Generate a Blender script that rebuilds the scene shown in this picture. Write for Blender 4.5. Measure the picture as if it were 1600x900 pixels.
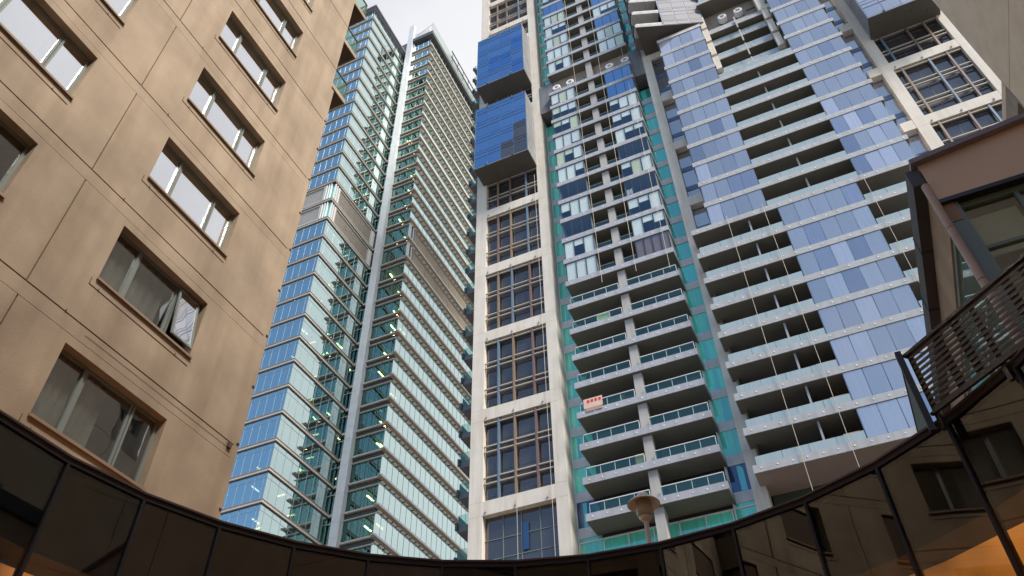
import bpy, math, random
from mathutils import Vector, Matrix
random.seed(7)
S = bpy.context.scene
for o in list(bpy.data.objects): bpy.data.objects.remove(o)
# ------------------------------------------------------------------ camera
cam = bpy.data.cameras.new('camera'); co = bpy.data.objects.new('camera', cam); S.collection.objects.link(co)
W2C = Matrix(((0.9091, 0.4164, -0.0141), (0.3030, -0.6375, 0.7084), (0.2859, -0.6483, -0.7057)))
EYE = Vector((0, 0, 1.6))
co.matrix_world = Matrix.Translation(EYE) @ W2C.transposed().to_4x4()
cam.sensor_width = 36; cam.lens = 36 * 1247.7 / 1600; cam.clip_start = 0.05; cam.clip_end = 3000
S.camera = co
# ------------------------------------------------------------------ sky, sun, exposure
w = bpy.data.worlds.new('World'); S.world = w; w.use_nodes = True
n = w.node_tree; n.nodes.clear(); N = n.nodes.new; L = n.links.new
SUN = Vector((0.58, -0.29, 0.78)).normalized()
sky = N('ShaderNodeTexSky'); sky.sky_type = 'NISHITA'; sky.sun_disc = False
sky.sun_elevation = math.asin(SUN.z); sky.sun_rotation = math.atan2(SUN.x, SUN.y)
sky.air_density = 1.0; sky.dust_density = 0.6; sky.ozone_density = 2.0
tc = N('ShaderNodeTexCoord')
mp = N('ShaderNodeMapping'); mp.inputs['Scale'].default_value = (1, 1, 1.6)
L(tc.outputs['Generated'], mp.inputs['Vector'])
nz = N('ShaderNodeTexNoise'); nz.inputs['Scale'].default_value = 1.5; nz.inputs['Detail'].default_value = 6; nz.inputs['Roughness'].default_value = 0.55
L(mp.outputs['Vector'], nz.inputs['Vector'])
dt = N('ShaderNodeVectorMath'); dt.operation = 'DOT_PRODUCT'; dt.inputs[1].default_value = (0.66, 0.75, 0.0)
L(tc.outputs['Generated'], dt.inputs[0])
ad = N('ShaderNodeMath'); ad.operation = 'MULTIPLY_ADD'; ad.inputs[1].default_value = 0.62
L(dt.outputs['Value'], ad.inputs[0]); L(nz.outputs['Fac'], ad.inputs[2])
mr = N('ShaderNodeMapRange'); mr.interpolation_type = 'SMOOTHSTEP'; mr.inputs['From Min'].default_value = 0.22; mr.inputs['From Max'].default_value = 0.58
mr.inputs['To Min'].default_value = 0.06; mr.inputs['To Max'].default_value = 0.97
L(ad.outputs[0], mr.inputs['Value'])
nz2 = N('ShaderNodeTexNoise'); nz2.inputs['Scale'].default_value = 2.6; nz2.inputs['Detail'].default_value = 7
L(mp.outputs['Vector'], nz2.inputs['Vector'])
cr = N('ShaderNodeValToRGB')
cr.color_ramp.elements[0].position = 0.3; cr.color_ramp.elements[0].color = (3.5, 3.55, 3.75, 1)
cr.color_ramp.elements[1].position = 0.7; cr.color_ramp.elements[1].color = (4.7, 4.7, 4.82, 1)
L(nz2.outputs['Fac'], cr.inputs['Fac'])
sc = N('ShaderNodeVectorMath'); sc.operation = 'MULTIPLY'; sc.inputs[1].default_value = (0.66, 0.84, 0.97)
L(sky.outputs['Color'], sc.inputs[0])
mx = N('ShaderNodeMix'); mx.data_type = 'RGBA'
L(mr.outputs['Result'], mx.inputs['Factor']); L(sc.outputs['Vector'], mx.inputs['A']); L(cr.outputs['Color'], mx.inputs['B'])
bg = N('ShaderNodeBackground'); bg.inputs['Strength'].default_value = 0.105
L(mx.outputs['Result'], bg.inputs['Color'])
wo = N('ShaderNodeOutputWorld'); L(bg.outputs[0], wo.inputs['Surface'])
sl = bpy.data.lights.new('sun', 'SUN'); sl.energy = 3.4; sl.angle = math.radians(20); sl.color = (1, 0.94, 0.86)
so = bpy.data.objects.new('sun', sl); S.collection.objects.link(so)
so.rotation_euler = SUN.to_track_quat('Z', 'Y').to_euler()
S.view_settings.view_transform = 'Standard'; S.view_settings.look = 'None'; S.view_settings.exposure = 1.02; S.view_settings.gamma = 1
S.render.engine = 'CYCLES'
S.cycles.max_bounces = 8; S.cycles.transparent_max_bounces = 12; S.cycles.diffuse_bounces = 3; S.cycles.glossy_bounces = 5
# ------------------------------------------------------------------ materials
def base(name):
    m = bpy.data.materials.new(name); m.use_nodes = True; t = m.node_tree; t.nodes.clear()
    out = t.nodes.new('ShaderNodeOutputMaterial'); return m, t, out
def posnoise(t, scale, detail=4, stretch=(1, 1, 1)):
    g = t.nodes.new('ShaderNodeNewGeometry'); mp = t.nodes.new('ShaderNodeMapping'); mp.inputs['Scale'].default_value = stretch
    t.links.new(g.outputs['Position'], mp.inputs['Vector'])
    nn = t.nodes.new('ShaderNodeTexNoise'); nn.inputs['Scale'].default_value = scale; nn.inputs['Detail'].default_value = detail
    t.links.new(mp.outputs['Vector'], nn.inputs['Vector']); return nn
def paint(name, col, rough=0.7, var=0.12, scale=1.2, metal=0.0, bump=0.0, bscale=40, streak=0.0, objvar=0.0, spec=0.5, warm=None):
    m, t, out = base(name); p = t.nodes.new('ShaderNodeBsdfPrincipled')
    p.inputs['Roughness'].default_value = rough; p.inputs['Metallic'].default_value = metal; p.inputs['Specular IOR Level'].default_value = spec
    nn = posnoise(t, scale, 5)
    r = t.nodes.new('ShaderNodeValToRGB'); e = r.color_ramp.elements
    e[0].position = 0.3; e[1].position = 0.72
    lo = warm if warm else tuple(c * (1 - var) for c in col)
    e[0].color = (*lo, 1); e[1].color = (*[min(1, c * (1 + var)) for c in col], 1)
    t.links.new(nn.outputs['Fac'], r.inputs['Fac']); src = r.outputs['Color']
    if streak:
        s2 = posnoise(t, 1.6, 6, (1.5, 1.5, 0.12)); r2 = t.nodes.new('ShaderNodeValToRGB'); q = r2.color_ramp.elements
        q[0].position = 0.45; q[0].color = (1, 1, 1, 1); q[1].position = 0.75; v = 1 - streak; q[1].color = (v, v * 0.96, v * 0.9, 1)
        t.links.new(s2.outputs['Fac'], r2.inputs['Fac'])
        mm = t.nodes.new('ShaderNodeMix'); mm.data_type = 'RGBA'; mm.blend_type = 'MULTIPLY'; mm.inputs['Factor'].default_value = 1
        t.links.new(src, mm.inputs['A']); t.links.new(r2.outputs['Color'], mm.inputs['B']); src = mm.outputs['Result']
    if objvar:
        oi = t.nodes.new('ShaderNodeObjectInfo'); hs = t.nodes.new('ShaderNodeHueSaturation'); ma = t.nodes.new('ShaderNodeMapRange')
        ma.inputs['To Min'].default_value = 1 - objvar; ma.inputs['To Max'].default_value = 1 + objvar
        t.links.new(oi.outputs['Random'], ma.inputs['Value']); t.links.new(ma.outputs['Result'], hs.inputs['Value']); t.links.new(src, hs.inputs['Color']); src = hs.outputs['Color']
    t.links.new(src, p.inputs['Base Color'])
    if bump:
        b2 = posnoise(t, bscale, 3); b = t.nodes.new('ShaderNodeBump'); b.inputs['Strength'].default_value = bump; b.inputs['Distance'].default_value = 0.01
        t.links.new(b2.outputs['Fac'], b.inputs['Height']); t.links.new(b.outputs['Normal'], p.inputs['Normal'])
    t.links.new(p.outputs[0], out.inputs['Surface']); return m
def glass(name, under, gloss, f0, f1, clear=False, ior=1.55, rough=0.012, wave=0.02, wscale=0.5, objvar=0.0, folds=0.0):
    """coated window glass: a mirror layer over either a see-through tint or an opaque backing"""
    m, t, out = base(name); l = t.links.new
    if clear:
        u = t.nodes.new('ShaderNodeBsdfTransparent'); u.inputs['Color'].default_value = (*under, 1)
    else:
        u = t.nodes.new('ShaderNodeBsdfDiffuse'); u.inputs['Color'].default_value = (*under, 1)
        src = None
        if objvar:
            oi = t.nodes.new('ShaderNodeObjectInfo'); hs = t.nodes.new('ShaderNodeHueSaturation'); ma = t.nodes.new('ShaderNodeMapRange')
            ma.inputs['To Min'].default_value = 1 - objvar; ma.inputs['To Max'].default_value = 1 + objvar
            l(oi.outputs['Random'], ma.inputs['Value']); l(ma.outputs['Result'], hs.inputs['Value']); hs.inputs['Color'].default_value = (*under, 1); src = hs.outputs['Color']
        if folds:
            fn = posnoise(t, 2.2, 4, (3, 3, 0.10)); rr = t.nodes.new('ShaderNodeMapRange'); rr.inputs['To Min'].default_value = 1 - folds; rr.inputs['To Max'].default_value = 1 + folds
            l(fn.outputs['Fac'], rr.inputs['Value']); hs2 = t.nodes.new('ShaderNodeHueSaturation'); l(rr.outputs['Result'], hs2.inputs['Value'])
            if src: l(src, hs2.inputs['Color'])
            else: hs2.inputs['Color'].default_value = (*under, 1)
            src = hs2.outputs['Color']
        if src: l(src, u.inputs['Color'])
    g = t.nodes.new('ShaderNodeBsdfGlossy'); g.inputs['Color'].default_value = (*gloss, 1); g.inputs['Roughness'].default_value = rough
    if wave:
        b2 = posnoise(t, wscale, 1); b = t.nodes.new('ShaderNodeBump'); b.inputs['Strength'].default_value = 1; b.inputs['Distance'].default_value = wave
        l(b2.outputs['Fac'], b.inputs['Height']); l(b.outputs['Normal'], g.inputs['Normal'])
    lw = t.nodes.new('ShaderNodeLayerWeight'); lw.inputs['Blend'].default_value = 0.5
    fr = t.nodes.new('ShaderNodeMath'); fr.operation = 'POWER'; fr.inputs[1].default_value = 4.0; l(lw.outputs['Facing'], fr.inputs[0])
    ma = t.nodes.new('ShaderNodeMath'); ma.operation = 'MULTIPLY_ADD'; ma.inputs[1].default_value = f1; ma.inputs[2].default_value = f0; ma.use_clamp = True
    l(fr.outputs[0], ma.inputs[0]); x = t.nodes.new('ShaderNodeMixShader')
    l(ma.outputs[0], x.inputs[0]); l(u.outputs[0], x.inputs[1]); l(g.outputs[0], x.inputs[2]); l(x.outputs[0], out.inputs['Surface']); return m
def lamp(name, col, st):
    m, t, out = base(name); e = t.nodes.new('ShaderNodeEmission'); e.inputs['Color'].default_value = (*col, 1); e.inputs['Strength'].default_value = st
    t.links.new(e.outputs[0], out.inputs['Surface']); return m
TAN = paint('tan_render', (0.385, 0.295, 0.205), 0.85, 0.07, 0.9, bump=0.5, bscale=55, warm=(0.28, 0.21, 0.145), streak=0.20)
TAN2 = paint('tan_render_pale', (0.74, 0.55, 0.36), 0.85, 0.05, 1.3, bump=0.35, bscale=55, warm=(0.67, 0.49, 0.32))
TANDK = paint('tan_joint', (0.10, 0.06, 0.035), 0.9)
SILL = paint('sill_terracotta', (0.26, 0.18, 0.12), 0.7)
BROWN = paint('brown_render', (0.68, 0.565, 0.43), 0.8, 0.05, 0.7, bump=0.2, bscale=60, warm=(0.64, 0.53, 0.40))
FRAME = paint('window_frame_grey', (0.18, 0.20, 0.18), 0.45, 0.05)
FRAMEDK = paint('window_frame_dark', (0.05, 0.06, 0.055), 0.45, 0.05)
GFRAME = paint('window_frame_green', (0.15, 0.23, 0.20), 0.4, 0.06)
CURT = paint('curtain_grey', (0.34, 0.32, 0.31), 0.95, 0.25, 1.5)
ROOMDK = paint('room_dark', (0.035, 0.035, 0.04), 0.9)
BLACK = paint('black_metal', (0.012, 0.013, 0.016), 0.35, 0.1)
GUTTER = paint('dark_gutter', (0.045, 0.04, 0.038), 0.5, 0.1)
COPING = paint('grey_coping', (0.22, 0.215, 0.26), 0.5, 0.1)
PIPE = paint('brown_pipe', (0.42, 0.35, 0.30), 0.4, 0.08)
SLATM = paint('dark_slat', (0.035, 0.028, 0.025), 0.45, 0.15)
CREAM = paint('cream_precast', (0.62, 0.565, 0.49), 0.8, 0.05, 0.8, streak=0.14, bump=0.1, bscale=30)
SIDEW = paint('pale_grey_render', (0.50, 0.49, 0.46), 0.85, 0.06)
BEAMW = paint('white_band', (0.66, 0.65, 0.66), 0.7, 0.05, streak=0.08)
SLABG = paint('grey_slab', (0.35, 0.36, 0.395), 0.75, 0.07, 1.2, streak=0.16)
SLABR = paint('pale_slab', (0.36, 0.37, 0.385), 0.75, 0.08, 1.2, streak=0.16)
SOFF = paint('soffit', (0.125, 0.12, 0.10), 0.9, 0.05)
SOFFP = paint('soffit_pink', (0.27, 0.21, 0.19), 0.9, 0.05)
COLG = paint('concrete_column', (0.40, 0.38, 0.36), 0.85, 0.06, streak=0.12)
MECH = paint('mechanical_grey', (0.16, 0.16, 0.175), 0.8, 0.06, streak=0.2)
MECHB = paint('mechanical_tan', (0.30, 0.25, 0.21), 0.8, 0.08, streak=0.2)
WHITE = paint('white_metal', (0.72, 0.72, 0.72), 0.5, 0.04)
BLIND = paint('white_blind', (0.80, 0.80, 0.76), 0.9, 0.03, objvar=0.06)
BLINDY = paint('cream_blind', (0.66, 0.66, 0.45), 0.9, 0.05, objvar=0.08)
RAILB = paint('beige_rail', (0.42, 0.37, 0.30), 0.6, 0.06)
TUBET = paint('tan_tube', (0.22, 0.155, 0.10), 0.5, 0.05)
TUBEB = paint('blue_tube', (0.12, 0.17, 0.23), 0.5, 0.05)
TUBER = paint('red_tube', (0.155, 0.10, 0.09), 0.5, 0.05)
SPAND = paint('dark_spandrel', (0.04, 0.035, 0.035), 0.6, 0.1)
BOXFR = paint('box_frame_blue', (0.12, 0.17, 0.27), 0.45, 0.05)
BOXSIDE = paint('box_side_panel', (0.24, 0.245, 0.25), 0.45, 0.08, objvar=0.12)
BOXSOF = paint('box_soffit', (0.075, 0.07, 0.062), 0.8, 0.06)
OLEDGE = paint('office_ledge', (0.50, 0.475, 0.43), 0.55, 0.05)
OTRIM = paint('office_ledge_trim', (0.27, 0.20, 0.155), 0.5, 0.06)
OTAN = paint('office_sunshade_tan', (0.46, 0.38, 0.28), 0.6, 0.05)
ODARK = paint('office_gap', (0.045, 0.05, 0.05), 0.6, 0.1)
OPIER = paint('office_white_pier', (0.62, 0.63, 0.66), 0.5, 0.04, streak=0.06)
OLOUV = paint('office_louvre', (0.27, 0.24, 0.205), 0.7, 0.10, 3)
OLOUVL = paint('office_louvre_pale', (0.36, 0.35, 0.335), 0.7, 0.10, 3)
OWALL = paint('office_core', (0.02, 0.12, 0.11), 0.9, 0.4, 0.5)
OCEIL = paint('office_ceiling', (0.05, 0.085, 0.08), 0.9, 0.2)
OMULL = paint('office_mullion', (0.20, 0.27, 0.29), 0.4, 0.05)
TANGLOW = paint('tan_render_warm_glow', (0.55, 0.22, 0.05), 0.8, 0.1)  # orange light on the tan wall, put into its colour
PAVE = paint('pavement_stone', (0.22, 0.20, 0.18), 0.85, 0.15, 2)
ROOFM = paint('roof_grey', (0.2, 0.2, 0.2), 0.8, 0.1)
FANW = paint('fan_ring_white', (0.75, 0.75, 0.75), 0.5, 0.03)
LAMPM = paint('lamp_cream_metal', (0.66, 0.61, 0.52), 0.5, 0.08)
LAMPG = glass('lamp_lens', (0.46, 0.40, 0.29), (0.8, 0.75, 0.6), 0.05, 0.9, rough=0.15, wave=0)
G_TAN = glass('window_glass_clear', (0.72, 0.74, 0.72), (1.0, 0.995, 0.99), 0.74, 0.5, clear=True, wave=0.004, wscale=1.2)
G_LOW = glass('window_glass_lower', (0.80, 0.82, 0.80), (0.97, 0.98, 1.0), 0.20, 0.7, clear=True, wave=0.004, wscale=1.2)
G_BLUE = glass('office_glass_coated', (0.44, 0.60, 0.56), (0.84, 1.0, 0.955), 0.68, 0.8, clear=True, wave=0.006, wscale=0.6)
G_SLOT = glass('office_glass_deep', (0.40, 0.66, 0.62), (0.70, 1.0, 0.95), 0.16, 0.6, clear=True, wave=0.006, wscale=0.6)
G_BOX = glass('blue_box_glass', (0.03, 0.07, 0.16), (0.42, 0.63, 0.86), 0.55, 0.6, wave=0.01, objvar=0.25)
G_BOXD = glass('blue_box_glass_deep', (0.01, 0.03, 0.10), (0.34, 0.60, 0.95), 0.55, 0.6, wave=0.012, objvar=0.25)
G_LAV = glass('lavender_glass', (0.21, 0.225, 0.27), (0.98, 0.88, 0.78), 0.45, 0.8, wave=0.008, objvar=0.35, folds=0.25)
G_LAVD = glass('lavender_glass_dark', (0.13, 0.145, 0.21), (0.84, 0.79, 0.76), 0.42, 0.8, wave=0.01, objvar=0.35, folds=0.35)
G_LAVP = glass('lavender_glass_pale', (0.36, 0.365, 0.43), (0.98, 0.92, 0.86), 0.42, 0.8, wave=0.008, objvar=0.2, folds=0.2)
G_SIDE = glass('side_window_glass', (0.16, 0.21, 0.18), (0.85, 0.95, 0.9), 0.22, 0.7, wave=0.004, folds=0.4)
G_BRN = glass('shop_glass', (0.85, 0.88, 0.84), (0.9, 0.95, 0.92), 0.10, 0.6, clear=True, wave=0.004)
G_FRM = glass('dark_window_glass', (0.035, 0.036, 0.042), (0.95, 0.80, 0.68), 0.15, 0.8, wave=0.006, objvar=0.3)
G_GRN = glass('green_curtained_glass', (0.13, 0.70, 0.52), (0.80, 1.0, 0.95), 0.14, 0.6, wave=0.006, objvar=0.18, folds=0.35)
G_TEAL = glass('teal_window_glass', (0.06, 0.48, 0.42), (0.60, 0.98, 0.88), 0.24, 0.9, wave=0.006, objvar=0.25, folds=0.25)
G_NAVY = glass('navy_window_glass', (0.02, 0.05, 0.11), (0.6, 0.75, 1.0), 0.12, 1.0, wave=0.006)
G_CLR = glass('balcony_enclosure_glass', (0.96, 0.98, 0.97), (0.62, 0.85, 1.0), 0.07, 0.5, clear=True, wave=0.006)
G_RAIL = glass('balustrade_glass', (0.80, 0.90, 0.85), (0.55, 0.74, 0.62), 0.10, 0.4, clear=True, wave=0.004)
G_RAILR = glass('frosted_balustrade_glass', (0.33, 0.395, 0.385), (0.95, 0.97, 0.95), 0.14, 0.5, rough=0.10, wave=0.01, folds=0.2)
G_DOOR = glass('balcony_door_glass', (0.06, 0.085, 0.07), (0.45, 0.55, 0.5), 0.04, 0.5, wave=0.004, objvar=0.3)
G_RING = glass('black_glass', (0.52, 0.50, 0.46), (0.86, 0.88, 0.86), 0.085, 0.8, clear=True, wave=0.0015, wscale=0.9, rough=0.006)
SPAN = paint('black_spandrel', (0.006, 0.006, 0.007), 0.6)
ROOM = lamp('warm_lit_room', (1.0, 0.36, 0.07), 1.0)
_t = ROOM.node_tree; _n = posnoise(_t, 0.7, 2); _r = _t.nodes.new('ShaderNodeMapRange'); _r.inputs['From Min'].default_value = 0.42; _r.inputs['From Max'].default_value = 0.56; _r.inputs['To Min'].default_value = 0.3; _r.inputs['To Max'].default_value = 0.9
_t.links.new(_n.outputs['Fac'], _r.inputs['Value']); _t.links.new(_r.outputs['Result'], [q for q in _t.nodes if q.type == 'EMISSION'][0].inputs['Strength'])
LIT = lamp('office_lamp', (1.0, 0.50, 0.24), 9)
LITW = lamp('office_lamp_white', (1.0, 0.58, 0.46), 9)
# ------------------------------------------------------------------ builders
Z0 = 1.6                                  # everything below is measured from eye height
COL = S.collection
meshes = {}
FQ = [(0, 3, 2, 1), (4, 5, 6, 7), (0, 1, 5, 4), (1, 2, 6, 5), (2, 3, 7, 6), (3, 0, 4, 7)]
def boxverts(x0, x1, y0, y1, z0, z1):
    return [(x0, y0, z0), (x1, y0, z0), (x1, y1, z0), (x0, y1, z0), (x0, y0, z1), (x1, y0, z1), (x1, y1, z1), (x0, y1, z1)]
def newobj(name, me, parent, loc):
    o = bpy.data.objects.new(name, me); COL.objects.link(o)
    if parent is not None:
        o.parent = parent; o.location = Vector(loc) - WP[parent.name]
    else: o.location = loc
    WP[o.name] = Vector(loc); return o
WP = {}
def meshof(name, verts, faces, mat, smooth=False):
    me = bpy.data.meshes.new(name); me.from_pydata([tuple(v) for v in verts], [], faces)
    for m in (mat if isinstance(mat, (list, tuple)) else [mat]): me.materials.append(m)
    if smooth: me.polygons.foreach_set('use_smooth', [True] * len(me.polygons))
    me.update(); return me
def box(name, parent, mat, x0, x1, y0, y1, z0, z1, tilt=0, label=None):
    dx, dy, dz = abs(x1 - x0), abs(y1 - y0), abs(z1 - z0)
    k = (round(dx, 3), round(dy, 3), round(dz, 3), mat.name)
    if k not in meshes: meshes[k] = meshof(name, boxverts(-dx / 2, dx / 2, -dy / 2, dy / 2, -dz / 2, dz / 2), FQ, mat)
    o = newobj(name, meshes[k], parent, ((x0 + x1) / 2, (y0 + y1) / 2, (z0 + z1) / 2 + Z0))
    if tilt: o.rotation_euler = (random.gauss(0, tilt), random.gauss(0, tilt), random.gauss(0, tilt))
    if label: o['label'] = label
    return o
def boxes(name, parent, mat, lst, kind=None, label=None, mats=None):
    """several boxes joined into ONE part"""
    V = []; F = []; mi = []
    ox, oy, oz = lst[0][0], lst[0][2], lst[0][4]
    for i, b in enumerate(lst):
        k = len(V); V += [(p[0] - ox, p[1] - oy, p[2] - oz) for p in boxverts(*b)]; F += [tuple(q + k for q in f) for f in FQ]
        if mats: mi += [mats[i]] * 6
    me = meshof(name, V, F, mat)
    if mats: me.polygons.foreach_set('material_index', mi)
    o = newobj(name, me, parent, (ox, oy, oz + Z0))
    if kind: o['kind'] = kind
    if label: o['label'] = label
    return o
def poly(name, parent, mat, verts, faces, smooth=False, kind=None, label=None):
    ox, oy, oz = verts[0]
    me = meshof(name, [(v[0] - ox, v[1] - oy, v[2] - oz) for v in verts], faces, mat, smooth)
    o = newobj(name, me, parent, (ox, oy, oz + Z0))
    if kind: o['kind'] = kind
    if label: o['label'] = label
    return o
def prism(name, parent, mat, pts, z0, z1, **k):
    m = len(pts); v = [(x, y, z0) for x, y in pts] + [(x, y, z1) for x, y in pts]
    f = [tuple(range(m - 1, -1, -1)), tuple(range(m, 2 * m))] + [(i, (i + 1) % m, m + (i + 1) % m, m + i) for i in range(m)]
    return poly(name, parent, mat, v, f, **k)
def tubegeo(p, q, r, seg=8, r2=None):
    p, q = Vector(p), Vector(q); d = (q - p).normalized(); a = d.orthogonal().normalized(); b = d.cross(a); r2 = r if r2 is None else r2
    V = [p + (a * math.cos(t) + b * math.sin(t)) * r for t in [2 * math.pi * i / seg for i in range(seg)]]
    V += [q + (a * math.cos(t) + b * math.sin(t)) * r2 for t in [2 * math.pi * i / seg for i in range(seg)]]
    F = [(i, (i + 1) % seg, seg + (i + 1) % seg, seg + i) for i in range(seg)] + [tuple(range(seg - 1, -1, -1)), tuple(range(seg, 2 * seg))]
    return [tuple(v) for v in V], F
def tube(name, parent, mat, p, q, r, seg=8, r2=None, label=None):
    V, F = tubegeo(p, q, r, seg, r2); return poly(name, parent, mat, V, F, label=label)
def lathe(name, parent, mat, c, prof, seg=32, label=None):
    V = []; F = []
    for r, z in prof:
        for i in range(seg): t = 2 * math.pi * i / seg; V.append((c[0] + r * math.cos(t), c[1] + r * math.sin(t), c[2] + z))
    for j in range(len(prof) - 1):
        for i in range(seg): a = j * seg + i; b = j * seg + (i + 1) % seg; F.append((a, b, b + seg, a + seg))
    return poly(name, parent, mat, V, F, smooth=True, label=label)
def thing(name, label, cat, x, y, z=-1.6, group=None):
    o = bpy.data.objects.new(name, None); COL.objects.link(o); o.empty_display_size = 0.3
    o.location = (x, y, z + Z0); o['label'] = label; o['category'] = cat
    if group: o['group'] = group
    WP[o.name] = Vector(o.location); return o
def tag(o, label, cat, group=None):
    o['label'] = label; o['category'] = cat
    if group: o['group'] = group
    return o
DEF = {}
def many(parent, name, mat, b, tilt=0):
    DEF.setdefault((parent.name, name), []).append((mat, b, tilt))
def flush():
    for (pn, name), items in DEF.items():
        parent = bpy.data.objects[pn]
        def size(it):
            b = it[1]; c = Vector(((b[0] + b[1]) / 2, (b[2] + b[3]) / 2, (b[4] + b[5]) / 2))
            return -max(abs(b[1] - b[0]), abs(b[3] - b[2])) * abs(b[5] - b[4]) / c.length_squared
        if len(items) > 298: items = sorted(items, key=size)
        for m, b, t in items[:298]: box(name, parent, m, *b, tilt=t)
        rest = items[298:]
        if rest:
            ms = []
            for m, b, t in rest:
                if m not in ms: ms.append(m)
            boxes(name, parent, ms, [b for m, b, t in rest], kind='stuff', mats=[ms.index(m) for m, b, t in rest])
    DEF.clear()
def ring_panel(name, parent, mat, x, y0, y1, z0, z1, hy0, hy1, hz0, hz1, depth, sx=1):
    """wall panel in the plane x with a window hole whose reveal goes 'depth' inwards; sx=+1 faces +x"""
    o = [(y0, z0), (y1, z0), (y1, z1), (y0, z1)]; h = [(hy0, hz0), (hy1, hz0), (hy1, hz1), (hy0, hz1)]
    V = [(x, a, b) for a, b in o] + [(x, a, b) for a, b in h] + [(x - sx * depth, a, b) for a, b in h] + [(x - sx * 0.05, a, b) for a, b in o]
    F = []
    for i in range(4):
        j = (i + 1) % 4; F += [(i, j, 4 + j, 4 + i), (4 + i, 4 + j, 8 + j, 8 + i), (j, i, 12 + i, 12 + j)]
    if sx < 0: F = [tuple(reversed(f)) for f in F]
    return poly(name, parent, mat, V, F)
# ------------------------------------------------------------------ ground
g = box('courtyard_ground', None, PAVE, -600, 600, -400, 900, -1.8, -1.6); g['kind'] = 'structure'

# ================================================================== left tan apartment building
LB = thing('tan_apartment_building', 'tan rendered apartment block with rows of recessed three-pane windows, filling the left side', 'building', -12, 5)
XL = -10.9; ZJ = 9.405; ST = 3.0
box('wall_core', LB, TANDK, -28, XL - 0.06, -16.5, 2.9 - 1.6, -1.6, 36)   # dark backing behind the joints, cut round the rooms below
boxes('wall_backing', LB, TANDK, [(XL - 0.5, XL - 0.06, 1.3, 1.58, -1.6, 36), (XL - 0.5, XL - 0.06, 4.1, 6.08, -1.6, 36), (XL - 0.5, XL - 0.06, 8.62, 10.32, -1.6, 36)])
box('end_wall', LB, TAN, -28, XL - 0.55, 10.18, 10.34, -1.6, 36)
box('back_wall', LB, TANDK, -28, -14.2, 1.3, 10.16, -1.6, 36)
lev = list(range(-4, 9))
cols = [(-17.43, -13.0, -16.4, -13.96), (-12.93, -8.5 + .07, -11.88, -9.46), (-8.43 + .07, -4.0 + .07, -7.38, -4.96), (-3.86, 0.57 - .012, -2.88, -0.46), (0.57 + .012, 5.07 - .012, 1.61, 4.05), (5.07 + .012, 10.345, 6.14, 8.58)]
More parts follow.
